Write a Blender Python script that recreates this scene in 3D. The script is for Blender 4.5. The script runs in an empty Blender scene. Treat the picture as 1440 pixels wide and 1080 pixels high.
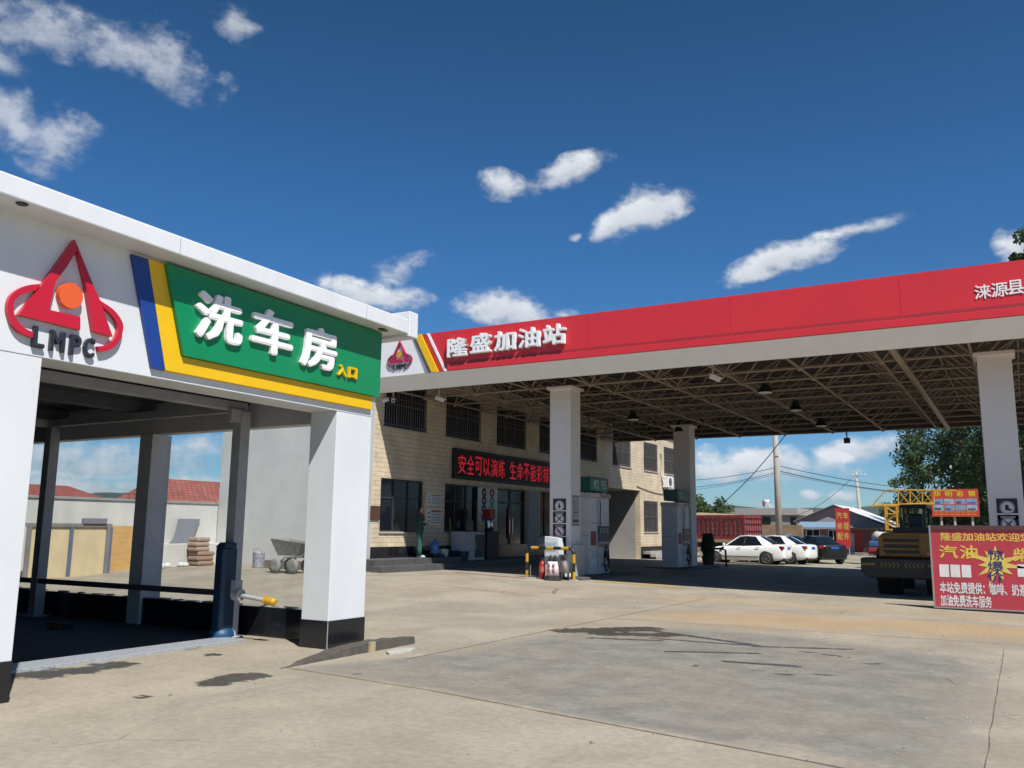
import bpy, bmesh, math, random
from mathutils import Vector, Matrix, Euler
R = math.radians
sc = bpy.context.scene
COL = sc.collection

# ---------------------------------------------------------------- camera, sky, sun
CAM_Z = 1.6
F_PX, PITCH, ROLL, YAW = 1225.94, .164557569, .0108170485, -.52646643
_cy, _sy, _cp, _sp, _cr, _sr = math.cos(YAW), math.sin(YAW), math.cos(PITCH), math.sin(PITCH), math.cos(ROLL), math.sin(ROLL)
FW = Vector((_sy*_cp, _cy*_cp, _sp))
_r = Vector((_cy, -_sy, 0)); _u = _r.cross(FW)
RT = _r*_cr + _u*_sr; UP = _u*_cr - _r*_sr
O = Vector((0, 0, CAM_Z))
cam_d = bpy.data.cameras.new('camera'); cam = bpy.data.objects.new('camera', cam_d); COL.objects.link(cam)
cam_d.sensor_width = 36; cam_d.lens = F_PX/1440*36; cam_d.clip_start = .05; cam_d.clip_end = 20000
cam.matrix_world = Matrix(((RT.x, UP.x, -FW.x, 0), (RT.y, UP.y, -FW.y, 0), (RT.z, UP.z, -FW.z, CAM_Z), (0, 0, 0, 1)))
sc.camera = cam

SUN = Vector((.63, -.41, 1)).normalized()          # towards the sun
sun_d = bpy.data.lights.new('sun', 'SUN'); sun_d.energy = 5.0; sun_d.angle = R(.55); sun_d.color = (1, .965, .91)
sun = bpy.data.objects.new('sun', sun_d); COL.objects.link(sun)
sun.rotation_euler = SUN.to_track_quat('Z', 'Y').to_euler()
sc.view_settings.view_transform = 'Standard'; sc.view_settings.look = 'None'
sc.view_settings.exposure = .35; sc.view_settings.gamma = 1

def ray(x, y): return RT*((x-720)/F_PX) - UP*((y-540)/F_PX) + FW
def at_z(x, y, z=0):
    d = ray(x, y); return O + d*((z-CAM_Z)/d.z)
def at_x(x, y, X):
    d = ray(x, y); return O + d*(X/d.x)
def at_y(x, y, Y):
    d = ray(x, y); return O + d*(Y/d.y)

world = bpy.data.worlds.new('World'); sc.world = world; world.use_nodes = True
def build_world():
    nt = world.node_tree; N = nt.nodes; L = nt.links; N.clear()
    def nd(t, **k):
        n = N.new(t)
        for a, b in k.items(): setattr(n, a, b)
        return n
    def mth(op, a, b=None, c=None, clamp=False):
        n = nd('ShaderNodeMath', operation=op); n.use_clamp = clamp
        for i, v in enumerate((a, b, c)):
            if v is None: continue
            if isinstance(v, (int, float)): n.inputs[i].default_value = v
            else: L.new(v, n.inputs[i])
        return n.outputs[0]
    sky = nd('ShaderNodeTexSky'); sky.sky_type = 'NISHITA'; sky.sun_disc = False
    sky.sun_elevation = math.asin(SUN.z); sky.sun_rotation = math.atan2(SUN.x, SUN.y)
    sky.altitude = 900; sky.air_density = 1.0; sky.dust_density = .35; sky.ozone_density = 2.2
    hs = nd('ShaderNodeHueSaturation'); hs.inputs['Saturation'].default_value = 1.3; hs.inputs['Value'].default_value = 1.52
    L.new(sky.outputs[0], hs.inputs['Color'])
    tc = nd('ShaderNodeTexCoord'); D = tc.outputs['Generated']
    sz = nd('ShaderNodeSeparateXYZ'); L.new(D, sz.inputs[0]); rp = nd('ShaderNodeValToRGB'); L.new(sz.outputs[2], rp.inputs[0])
    E_ = rp.color_ramp.elements; E_[0].position = 0; E_[0].color = (.58, .80, 1, 1); E_[1].position = .6; E_[1].color = (.62, .71, .70, 1)
    for p_, c_ in ((.12, (.52, .80, 1, 1)), (.35, (.66, .88, 1, 1))): e_ = E_.new(p_); e_.color = c_
    tint = nd('ShaderNodeMix', data_type='RGBA', blend_type='MULTIPLY'); tint.inputs['Factor'].default_value = 1
    L.new(hs.outputs[0], tint.inputs['A']); L.new(rp.outputs[0], tint.inputs['B'])
    # warp the direction so that the cloud outlines are ragged
    def noise(scale, detail=6, rough=.6, vec=None, off=0):
        mp = nd('ShaderNodeMapping'); mp.inputs['Location'].default_value = (off, off*.7, off*.3)
        mp.inputs['Scale'].default_value = (scale, scale, scale*1.5); L.new(vec or D, mp.inputs['Vector'])
        n = nd('ShaderNodeTexNoise'); n.inputs['Scale'].default_value = 1; n.inputs['Detail'].default_value = detail
        n.inputs['Roughness'].default_value = rough; L.new(mp.outputs[0], n.inputs['Vector']); return n
    n1 = noise(9, 3, .5)
    sub = nd('ShaderNodeVectorMath', operation='SUBTRACT'); L.new(n1.outputs['Color'], sub.inputs[0]); sub.inputs[1].default_value = (.5, .5, .5)
    scl = nd('ShaderNodeVectorMath', operation='SCALE'); L.new(sub.outputs[0], scl.inputs[0]); scl.inputs['Scale'].default_value = .05
    add = nd('ShaderNodeVectorMath', operation='ADD'); L.new(D, add.inputs[0]); L.new(scl.outputs[0], add.inputs[1])
    W = add.outputs[0]
    # centre x, y, half length, half height, tilt (deg, up to the right), weight : all as angles on the sky
    clouds = [(705, 262, 36, 26, 0, 1.0), (800, 248, 76, 19, 16, .95), (898, 306, 76, 29, 20, 1.1), (1100, 368, 96, 24, 8, 1.15),
              (1205, 325, 95, 16, 14, .85), (1425, 345, 38, 34, 30, 1.0), (520, 412, 84, 27, 0, 1.15), (562, 374, 52, 22, 20, .7),
              (705, 440, 80, 33, 0, 1.15), (785, 436, 30, 10, 0, .7), (808, 326, 14, 9, 0, .8),
              (80, 40, 150, 44, 6, .78), (6, 82, 36, 54, 60, .78), (225, 84, 115, 44, -18, .78), (335, 32, 42, 30, 10, .78), (14, 168, 56, 48, 0, .78),
              (72, 198, 62, 56, 20, .78),
              (1070, 655, 130, 26, 0, .95), (1010, 662, 60, 22, 0, .9), (1205, 632, 75, 19, 10, 1.1), (1137, 700, 24, 11, 0, 1.1), (1182, 703, 24, 12, 0, 1.1),
              (120, 645, 240, 40, 4, .8), (90, 690, 210, 22, 4, .85), (270, 690, 120, 22, 0, .85), (270, 630, 60, 18, 0, .6), (-250, 560, 260, 60, 5, .9),
              (1650, 420, 150, 50, 10, .9), (1750, 640, 200, 50, 5, .9)]
    best = opac = shade = None
    for (cx, cy, a, b, tilt, w) in clouds:
        d = ray(cx, cy); dl = d.length; c = d.normalized()
        t1 = Vector((0, 0, 1)).cross(c).normalized()*-1; t2 = c.cross(t1).normalized()
        if t2.z < 0: t2 = -t2
        t = R(tilt); e1 = t1*math.cos(t)+t2*math.sin(t); e2 = e1.cross(c)*-1 if False else (t2*math.cos(t)-t1*math.sin(t))
        e3 = e1.cross(e2)
        m = Matrix((e1, e2, e3)).transposed()
        mp = nd('ShaderNodeMapping', vector_type='TEXTURE')
        mp.inputs['Location'].default_value = c; mp.inputs['Rotation'].default_value = m.to_euler('XYZ')
        mp.inputs['Scale'].default_value = (a*1.22/F_PX/dl, b*1.22/F_PX/dl, .4)
        L.new(W, mp.inputs['Vector'])
        ln = nd('ShaderNodeVectorMath', operation='LENGTH'); L.new(mp.outputs[0], ln.inputs[0])
        v = mth('MULTIPLY', mth('SUBTRACT', 1.0, ln.outputs['Value'], clamp=True), w)
        best = v if best is None else mth('MAXIMUM', best, v)
        g_ = mth('MULTIPLY', v, 7.0, clamp=True); op = mth('MULTIPLY', g_, 1.0 if w >= .9 else (.85 if w >= .79 else .62)); opac = op if opac is None else mth('MAXIMUM', opac, op)
        sx_ = nd('ShaderNodeSeparateXYZ'); L.new(mp.outputs[0], sx_.inputs[0]); sh = mth('MULTIPLY', mth('MULTIPLY_ADD', sx_.outputs[1], .75, .62, clamp=True), g_); shade = sh if shade is None else mth('MAXIMUM', shade, sh)
    n2 = noise(24, 9, .62); n3 = noise(60, 6, .6, off=3.1)
    nn = mth('ADD', mth('MULTIPLY', n2.outputs['Fac'], .72), mth('MULTIPLY', n3.outputs['Fac'], .28))
    dens = mth('ADD', mth('MULTIPLY', best, 1.25), mth('MULTIPLY', mth('SUBTRACT', nn, .55), 2.5))
    dens = mth('MULTIPLY', dens, mth('MULTIPLY', best, 6.0, clamp=True))
    mr = nd('ShaderNodeMapRange', interpolation_type='SMOOTHSTEP'); L.new(dens, mr.inputs[0])
    mr.inputs[1].default_value = .02; mr.inputs[2].default_value = .85; mr.inputs[3].default_value = 0; mr.inputs[4].default_value = .93
    cr = nd('ShaderNodeMapRange'); L.new(dens, cr.inputs[0]); cr.inputs[1].default_value = .1; cr.inputs[2].default_value = .8
    mixc = nd('ShaderNodeMix', data_type='RGBA'); L.new(mth('MULTIPLY', mth('MULTIPLY_ADD', cr.outputs[0], .35, .65), mth('MULTIPLY_ADD', nn, .9, mth('MULTIPLY_ADD', shade, .75, -.25)), clamp=True), mixc.inputs['Factor'])
    mixc.inputs['A'].default_value = (6.2, 7.2, 8.6, 1); mixc.inputs['B'].default_value = (14.2, 14.5, 14.9, 1)
    mix = nd('ShaderNodeMix', data_type='RGBA'); L.new(mth('MULTIPLY', mr.outputs[0], opac), mix.inputs['Factor'])
    L.new(tint.outputs['Result'], mix.inputs['A']); L.new(mixc.outputs['Result'], mix.inputs['B'])
    bg = nd('ShaderNodeBackground'); bg.inputs['Strength'].default_value = .05
    L.new(mix.outputs['Result'], bg.inputs['Color'])
    out = nd('ShaderNodeOutputWorld'); L.new(bg.outputs[0], out.inputs['Surface'])
build_world()

# ---------------------------------------------------------------- helpers
class MB:
    def __init__(s): s.v = []; s.f = []; s.m = []
    def add(s, vs, fs, mi=0):
        b = len(s.v); s.v += [tuple(p) for p in vs]; s.f += [tuple(b+i for i in f) for f in fs]; s.m += [mi]*len(fs); return s
    def box(s, x0, x1, y0, y1, z0, z1, mi=0):
        return s.add([(x0,y0,z0),(x1,y0,z0),(x1,y1,z0),(x0,y1,z0),(x0,y0,z1),(x1,y0,z1),(x1,y1,z1),(x0,y1,z1)],
                     [(0,3,2,1),(4,5,6,7),(0,1,5,4),(1,2,6,5),(2,3,7,6),(3,0,4,7)], mi)
    def obox(s, c, ax, ay, az, mi=0):       # centre and three half-axis vectors
        c, ax, ay, az = map(Vector, (c, ax, ay, az)); P = []
        for k in (-1, 1):
            for i, j in ((-1,-1),(1,-1),(1,1),(-1,1)): P.append(c+ax*i+ay*j+az*k)
        return s.add(P, [(0,3,2,1),(4,5,6,7),(0,1,5,4),(1,2,6,5),(2,3,7,6),(3,0,4,7)], mi)
    def prism(s, poly, o, e1, e2, n, d, mi=0):   # 2d polygon in the e1,e2 plane at o, thickness d along n
        o, e1, e2, n = map(Vector, (o, e1, e2, n)); k = len(poly)
        A = [o+e1*p[0]+e2*p[1] for p in poly]; B = [a+n*d for a in A]
        area = sum(poly[i][0]*poly[(i+1)%k][1]-poly[(i+1)%k][0]*poly[i][1] for i in range(k))
        flip = (area > 0) != (e1.cross(e2).dot(n) > 0)
        top = tuple(range(k, 2*k)); bot = tuple(range(k-1, -1, -1)); sides = [(i, (i+1)%k, k+(i+1)%k, k+i) for i in range(k)]
        fs = [top, bot]+sides
        if flip: fs = [tuple(reversed(f)) for f in fs]
        return s.add(A+B, fs, mi)
    def tube(s, p0, p1, r0, r1=None, n=8, caps=True, mi=0):
        return s.path([p0, p1], [r0, r0 if r1 is None else r1], n, caps, mi)
    def path(s, pts, r, n=8, caps=True, mi=0):
        pts = [Vector(p) for p in pts]; k = len(pts)
        if not isinstance(r, (list, tuple)): r = [r]*k
        V = []; ref = None
        for i, p in enumerate(pts):
            d = (pts[min(i+1,k-1)]-pts[max(i-1,0)]).normalized()
            if ref is None: ref = Vector((0,0,1)) if abs(d.z) < .9 else Vector((1,0,0))
            a = (ref - d*ref.dot(d)).normalized(); b = d.cross(a); ref = a
            for j in range(n):
                t = 2*math.pi*j/n; V.append(p+(a*math.cos(t)+b*math.sin(t))*r[i])
        Fc = [(i*n+j, i*n+(j+1)%n, (i+1)*n+(j+1)%n, (i+1)*n+j) for i in range(k-1) for j in range(n)]
        if caps: Fc += [tuple(range(n-1,-1,-1)), tuple((k-1)*n+j for j in range(n))]
        return s.add(V, Fc, mi)
    def lathe(s, prof, c=(0,0,0), ax=(0,0,1), n=16, mi=0):      # prof: (radius, height)
        c = Vector(c); ax = Vector(ax).normalized()
        a = (Vector((1,0,0)) if abs(ax.x) < .9 else Vector((0,1,0))); a = (a-ax*a.dot(ax)).normalized(); b = ax.cross(a); V = []
        for (r, h) in prof:
            for j in range(n):
                t = 2*math.pi*j/n; V.append(c+ax*h+(a*math.cos(t)+b*math.sin(t))*max(r, 1e-4))
        k = len(prof)
        Fc = [(i*n+j, i*n+(j+1)%n, (i+1)*n+(j+1)%n, (i+1)*n+j) for i in range(k-1) for j in range(n)]
        Fc += [tuple(range(n-1,-1,-1)), tuple((k-1)*n+j for j in range(n))]
        return s.add(V, Fc, mi)
    def quad(s, a, b, c, d, mi=0): return s.add([a,b,c,d], [(0,1,2,3)], mi)
    def mesh(s, me, M, mi=0):
        return s.add([M @ v.co for v in me.vertices], [tuple(p.vertices) for p in me.polygons], mi)
    def build(s, name, mats, parent=None, smooth=False, bevel=0, loc=None):
        base = Vector((0,0,0)); p = parent
        while p is not None: base = base+p.location; p = p.parent
        if loc is not None: base = Vector(loc)
        me = bpy.data.meshes.new(name); me.from_pydata([Vector(v)-base for v in s.v], [], s.f)
        if not isinstance(mats, (list, tuple)): mats = [mats]
        for m in mats: me.materials.append(m)
        me.polygons.foreach_set('material_index', s.m)
        if smooth: me.polygons.foreach_set('use_smooth', [True]*len(s.f))
        me.update(); o = bpy.data.objects.new(name, me); COL.objects.link(o)
        if loc is not None: o.location = loc
        if parent is not None: o.parent = parent
        if bevel:
            b = o.modifiers.new('bevel', 'BEVEL'); b.width = bevel; b.segments = 2; b.limit_method = 'ANGLE'; b.angle_limit = R(40)
        return o
def tag(o, label=None, cat=None, group=None, kind=None):
    for k, v in (('label', label), ('category', cat), ('group', group), ('kind', kind)):
        if v: o[k] = v
    return o
def thing(name, label, cat, loc=(0,0,0), group=None, rz=0):
    o = bpy.data.objects.new(name, None); COL.objects.link(o); o.location = loc; o.rotation_euler.z = rz; o.empty_display_size = .2
    return tag(o, label, cat, group)
def structure(o): o['kind'] = 'structure'; return o
KIDS = {}
def copy_tree(o, parent=None):
    c = o.copy(); COL.objects.link(c)
    if parent is not None: c.parent = parent
    for ch in [q for q in COL.objects if q.parent == o]: copy_tree(ch, c)
    return c
def place(o, loc, rz=0, label=None, group=None):
    o.location = loc; o.rotation_euler.z = rz
    return tag(o, label, None, group)

MATS = {}
def mat(name, col, rough=.6, metal=0, var=.12, scale=3.0, bump=0, bscale=40, coat=0, trans=0, emit=0, col2=None, spec=.5, stretch=(1,1,1)):
    if name in MATS: return MATS[name]
    m = bpy.data.materials.new(name); m.use_nodes = True; nt = m.node_tree; N = nt.nodes; L = nt.links
    b = N['Principled BSDF']; b.inputs['Roughness'].default_value = rough; b.inputs['Metallic'].default_value = metal
    b.inputs['Coat Weight'].default_value = coat; b.inputs['Coat Roughness'].default_value = .05; b.inputs['Specular IOR Level'].default_value = spec
    if trans: b.inputs['Transmission Weight'].default_value = trans
    tc = N.new('ShaderNodeTexCoord'); mp = N.new('ShaderNodeMapping'); L.new(tc.outputs['Object'], mp.inputs['Vector']); mp.inputs['Scale'].default_value = stretch
    n = N.new('ShaderNodeTexNoise'); n.inputs['Scale'].default_value = scale; n.inputs['Detail'].default_value = 8; n.inputs['Roughness'].default_value = .65
    L.new(mp.outputs[0], n.inputs['Vector'])
    r = N.new('ShaderNodeValToRGB'); r.color_ramp.elements[0].position = .3; r.color_ramp.elements[1].position = .7
    c2 = col2 or tuple(c*(1-2*var) for c in col)
    r.color_ramp.elements[0].color = (*c2, 1); r.color_ramp.elements[1].color = (*col, 1)
    L.new(n.outputs['Fac'], r.inputs[0]); L.new(r.outputs[0], b.inputs['Base Color'])
    if emit: L.new(r.outputs[0], b.inputs['Emission Color']); b.inputs['Emission Strength'].default_value = emit
    if bump:
        n2 = N.new('ShaderNodeTexNoise'); n2.inputs['Scale'].default_value = bscale; n2.inputs['Detail'].default_value = 4
        L.new(tc.outputs['Object'], n2.inputs['Vector'])
        bp = N.new('ShaderNodeBump'); bp.inputs['Strength'].default_value = bump; bp.inputs['Distance'].default_value = .02
        L.new(n2.outputs['Fac'], bp.inputs['Height']); L.new(bp.outputs[0], b.inputs['Normal'])
    MATS[name] = m; return m
def brick_mat(name, c1, c2, mortar, w, h, msize, axes='yz', rough=.5, bump=.3, offset=.5):
    m = bpy.data.materials.new(name); m.use_nodes = True; nt = m.node_tree; N = nt.nodes; L = nt.links; b = N['Principled BSDF']
    b.inputs['Roughness'].default_value = rough
    tc = N.new('ShaderNodeTexCoord'); sp = N.new('ShaderNodeSeparateXYZ'); L.new(tc.outputs['Object'], sp.inputs[0]); cb = N.new('ShaderNodeCombineXYZ')
    L.new(sp.outputs[axes[0].upper()], cb.inputs[0]); L.new(sp.outputs[axes[1].upper()], cb.inputs[1])
    k = N.new('ShaderNodeTexBrick'); k.offset = offset; k.inputs['Scale'].default_value = 1; k.inputs['Brick Width'].default_value = w; k.inputs['Row Height'].default_value = h
    k.inputs['Mortar Size'].default_value = msize; k.inputs['Mortar Smooth'].default_value = .2; k.inputs['Bias'].default_value = 0
    k.inputs['Color1'].default_value = (*c1, 1); k.inputs['Color2'].default_value = (*c2, 1); k.inputs['Mortar'].default_value = (*mortar, 1)
    L.new(cb.outputs[0], k.inputs['Vector'])
    n = N.new('ShaderNodeTexNoise'); n.inputs['Scale'].default_value = 1.3; n.inputs['Detail'].default_value = 8; L.new(tc.outputs['Object'], n.inputs['Vector'])
    mr = N.new('ShaderNodeMapRange'); mr.inputs[1].default_value = .3; mr.inputs[2].default_value = .7; mr.inputs[3].default_value = .78; mr.inputs[4].default_value = 1.08
    L.new(n.outputs['Fac'], mr.inputs[0])
    mx = N.new('ShaderNodeMix'); mx.data_type = 'RGBA'; mx.blend_type = 'MULTIPLY'; mx.inputs['Factor'].default_value = 1
    L.new(k.outputs['Color'], mx.inputs['A']); L.new(mr.outputs[0], mx.inputs['B']); L.new(mx.outputs['Result'], b.inputs['Base Color'])
    bp = N.new('ShaderNodeBump'); bp.inputs['Strength'].default_value = bump; bp.inputs['Distance'].default_value = .01; bp.invert = True
    L.new(k.outputs['Fac'], bp.inputs['Height']); L.new(bp.outputs[0], b.inputs['Normal'])
    MATS[name] = m; return m

def text_mesh(body, depth, bold):
    c = bpy.data.curves.new('t', 'FONT'); c.body = body; c.extrude = depth/2; c.offset = bold; c.resolution_u = 3; c.size = 1
    o = bpy.data.objects.new('t', c); COL.objects.link(o)
    dg = bpy.context.evaluated_depsgraph_get(); dg.update()
    me = bpy.data.meshes.new_from_object(o.evaluated_get(dg))
    bpy.data.objects.remove(o); bpy.data.curves.remove(c)
    return me
def text_into(mb, body, c, e1, e2, w, h, depth, bold=.0, mi=0):
    """letters fitted in a w x h box centred on c, in the plane of e1 (right) and e2 (up), standing out along e1 x e2;
    bold strokes are made of slightly shifted copies, each a hair deeper than the one before"""
    me = text_mesh(body, 1.0, 0); c, e1, e2 = map(Vector, (c, e1, e2)); n = e1.cross(e2)
    xs = [v.co.x for v in me.vertices]; ys = [v.co.y for v in me.vertices]
    x0, x1, y0, y1 = min(xs)-bold, max(xs)+bold, min(ys)-bold, max(ys)+bold
    sx = w/(x1-x0) if w else h/(y1-y0); sy = h/(y1-y0) if h else sx
    mx, my = (x0+x1)/2, (y0+y1)/2; st = min(.0006, depth*.08)
    offs = [(0, 0)]+([(bold*math.cos(k*math.pi/4), bold*math.sin(k*math.pi/4)) for k in range(8)] if bold > .004 else [])
    for k, (ox, oy) in enumerate(offs):
        V = [c+e1*((v.co.x+ox-mx)*sx)+e2*((v.co.y+oy-my)*sy)+n*((v.co.z+.5)*(depth-st*k)) for v in me.vertices]
        mb.add(V, [tuple(p.vertices) for p in me.polygons], mi)
    bpy.data.meshes.remove(me); return mb
X, Y, Z = Vector((1,0,0)), Vector((0,1,0)), Vector((0,0,1))
# letters on a face looking along +X: right = +Y ; on a face looking along -Y: right = +X

# ---------------------------------------------------------------- materials
white_paint = mat('white_paint', (.67,.69,.71), .5, var=.055, scale=2.2, bump=.05, bscale=12, stretch=(1,1,.3))
white_panel = mat('white_panel', (.77,.76,.77), .35, var=.04, scale=2)
grey_paint = mat('grey_paint', (.60,.61,.64), .6, var=.08, scale=2)
pane_mat = bpy.data.materials.new('clear_pane'); pane_mat.use_nodes = True
def _pane():
    nt = pane_mat.node_tree; N = nt.nodes; L = nt.links; N.clear(); tr = N.new('ShaderNodeBsdfTransparent'); tr.inputs['Color'].default_value = (.95,.965,.97,1)
    gl = N.new('ShaderNodeBsdfGlossy'); gl.inputs['Roughness'].default_value = .03; gl.inputs['Color'].default_value = (.9,.9,.9,1); fr = N.new('ShaderNodeMath'); fr.operation = 'MULTIPLY_ADD'; lw = N.new('ShaderNodeLayerWeight'); lw.inputs['Blend'].default_value = .5; pw = N.new('ShaderNodeMath'); pw.operation = 'POWER'; pw.inputs[1].default_value = 4; L.new(lw.outputs['Facing'], pw.inputs[0]); L.new(pw.outputs[0], fr.inputs[0]); fr.inputs[1].default_value = .5; fr.inputs[2].default_value = .03
    tc = N.new('ShaderNodeTexCoord'); n = N.new('ShaderNodeTexNoise'); n.inputs['Scale'].default_value = 2.2; n.inputs['Detail'].default_value = 6; L.new(tc.outputs['Object'], n.inputs['Vector'])
    df = N.new('ShaderNodeBsdfDiffuse'); df.inputs['Color'].default_value = (.5,.5,.48,1); mr = N.new('ShaderNodeMapRange'); mr.inputs[1].default_value = .4; mr.inputs[2].default_value = .8; mr.inputs[3].default_value = .01; mr.inputs[4].default_value = .07; L.new(n.outputs['Fac'], mr.inputs[0])
    m0 = N.new('ShaderNodeMixShader'); L.new(mr.outputs[0], m0.inputs[0]); L.new(tr.outputs[0], m0.inputs[1]); L.new(df.outputs[0], m0.inputs[2])
    m1 = N.new('ShaderNodeMixShader'); L.new(fr.outputs[0], m1.inputs[0]); L.new(m0.outputs[0], m1.inputs[1]); L.new(gl.outputs[0], m1.inputs[2]); o = N.new('ShaderNodeOutputMaterial'); L.new(m1.outputs[0], o.inputs['Surface'])
_pane()
steel_grey = mat('steel_grey', (.44,.45,.48), .5, .1, var=.12, scale=4)
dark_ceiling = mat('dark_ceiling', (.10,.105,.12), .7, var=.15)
black_tile = mat('black_tile', (.012,.013,.016), .16, var=.1, scale=3)
black_plastic = mat('black_plastic', (.015,.015,.016), .45, var=.1)
black_rubber = mat('black_rubber', (.022,.022,.022), .8, var=.2, scale=10)
green_sign = mat('green_sign', (.004,.225,.085), .32, var=.04)
blue_sign = mat('blue_sign', (.012,.05,.25), .35, var=.04)
yellow_sign = mat('yellow_sign', (.78,.47,.004), .38, var=.05)
letter_white = mat('letter_white', (.82,.82,.83), .3, var=.03)
red_logo = mat('red_logo', (.50,.012,.03), .25, var=.04)
orange_logo = mat('orange_logo', (.72,.11,.025), .3, var=.04)
ink = mat('ink', (.025,.028,.04), .4, var=.08)
canopy_red = mat('canopy_red', (.62,.028,.036), .36, var=.07, scale=.5, col2=(.54,.028,.036))
concrete_light = mat('concrete_light', (.45,.43,.39), .85, var=.12, scale=1.2, bump=.2)
concrete_damp = mat('concrete_damp', (.095,.083,.068), .75, var=.2, scale=5, bump=.3)
galvanised = mat('galvanised', (.50,.53,.56), .45, .25, var=.25, scale=30, bump=.4, bscale=60)
plaster = mat('plaster', (.60,.60,.57), .85, var=.09, scale=.55, bump=.15, bscale=6)
plaster_old = mat('plaster_old', (.58,.57,.53), .85, var=.1, scale=.8, bump=.15)
glass_dark = mat('glass_dark', (.010,.014,.020), .1, var=.1, spec=.32)
frame_dark = mat('frame_dark', (.05,.045,.045), .5, var=.1)
brass = mat('yellow_metal', (.62,.36,.03), .4, .2, var=.1)
navy_pad = mat('navy_pad', (.008,.035,.085), .5, var=.15, scale=3)
blue_pad = mat('blue_pad', (.012,.07,.17), .5, var=.2, scale=6)
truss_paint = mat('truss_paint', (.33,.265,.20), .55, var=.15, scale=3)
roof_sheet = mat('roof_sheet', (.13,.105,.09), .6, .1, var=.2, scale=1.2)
column_paint = mat('column_paint', (.78,.725,.70), .55, var=.06, scale=1.4, bump=.05)
plywood = mat('plywood', (.62,.50,.30), .7, var=.08, scale=2.5, stretch=(1,1,.2))
plywood_orange = mat('plywood_orange', (.60,.36,.13), .65, var=.12, scale=3, stretch=(1,1,6))
timber = mat('timber', (.45,.35,.2), .8, var=.2, scale=8, bump=.2)
red_roof = mat('red_roof', (.30,.085,.06), .7, var=.2, scale=4)
skin_m = mat('skin', (.48,.29,.2), .5, var=.06)
uniform_green = mat('uniform_green', (.022,.115,.095), .8, var=.2, scale=12)
jacket_dark = mat('jacket_dark', (.02,.07,.062), .8, var=.2, scale=12)
hair_black = mat('hair_black', (.01,.009,.008), .6)
shoe_m = mat('shoe', (.5,.5,.48), .6)
red_paint = mat('red_paint', (.42,.02,.018), .35, var=.1)
truck_red = mat('truck_red', (.26,.035,.042), .6, var=.2, scale=3)
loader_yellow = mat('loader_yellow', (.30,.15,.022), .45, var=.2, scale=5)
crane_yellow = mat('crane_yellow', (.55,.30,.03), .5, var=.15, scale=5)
car_white = mat('car_white', (.80,.80,.79), .3, var=.01, coat=1)
car_black = mat('car_black', (.008,.008,.009), .3, var=.05, coat=.35, spec=.3)
car_grey = mat('car_grey', (.03,.03,.036), .25, .3, var=.05, coat=1)
tail_red = mat('tail_red', (.32,.01,.016), .15, var=.1, coat=1)
chrome = mat('chrome', (.62,.62,.63), .22, 1, var=.05)
rim_m = mat('rim', (.45,.45,.46), .3, .8, var=.1)
plate_blue = mat('plate_blue', (.02,.09,.42), .4)
paper_white = mat('paper_white', (.72,.72,.70), .6, var=.04)
leaf_dark = None

# ---------------------------------------------------------------- ground
CTRL = [(-8,9,0),(-8,5,0),(0,0,0),(0,8,0),(-3,14,0),(-6,18,0),(-12,6,0),(-12,12,0),(-16,8,0),(-16,12,.04),(-16.1,24.1,.22),(-12,24.1,.13),(-8.6,24.1,.05),(-4.6,24.1,-.01),
        (-2,24.1,-.08),(3,24,-.12),(-17,20.5,.28),(-17.5,25,.28),(-17,32,.22),(-17.5,40,.14),(-18,48,.05),(-11.5,45,-.06),(-11.5,37,.05),(-6,44,-.1),(0,40,-.14),(-25,21,.33),(-22,22,.32),(-24,15,.05),(-28,15,.05),
        (-15,58,-.08),(-5,60,-.12),(5,60,-.15),(-30,60,-.1),(0,80,-.15),(-20,80,-.12),(15,30,-.15),(10,10,-.05),(10,0,0),(-8,-5,0),(-20,0,0),(-40,20,0),(-40,0,0)]
def gz(x, y, s=2.6):
    if x*x+y*y > 130*130: return -.15
    w0 = .0004; num = w0*-.15; den = w0
    for (a, b, c) in CTRL:
        w = math.exp(-((x-a)**2+(y-b)**2)/(2*s*s)); num += w*c; den += w
    return num/den
def on_ground(px_x, px_y):          # the ground point seen at a pixel of the photograph
    z = 0.
    for _ in range(12):
        p = at_z(px_x, px_y, z); z = .5*z+.5*gz(p.x, p.y)
    return Vector((p.x, p.y, gz(p.x, p.y)))

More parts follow.
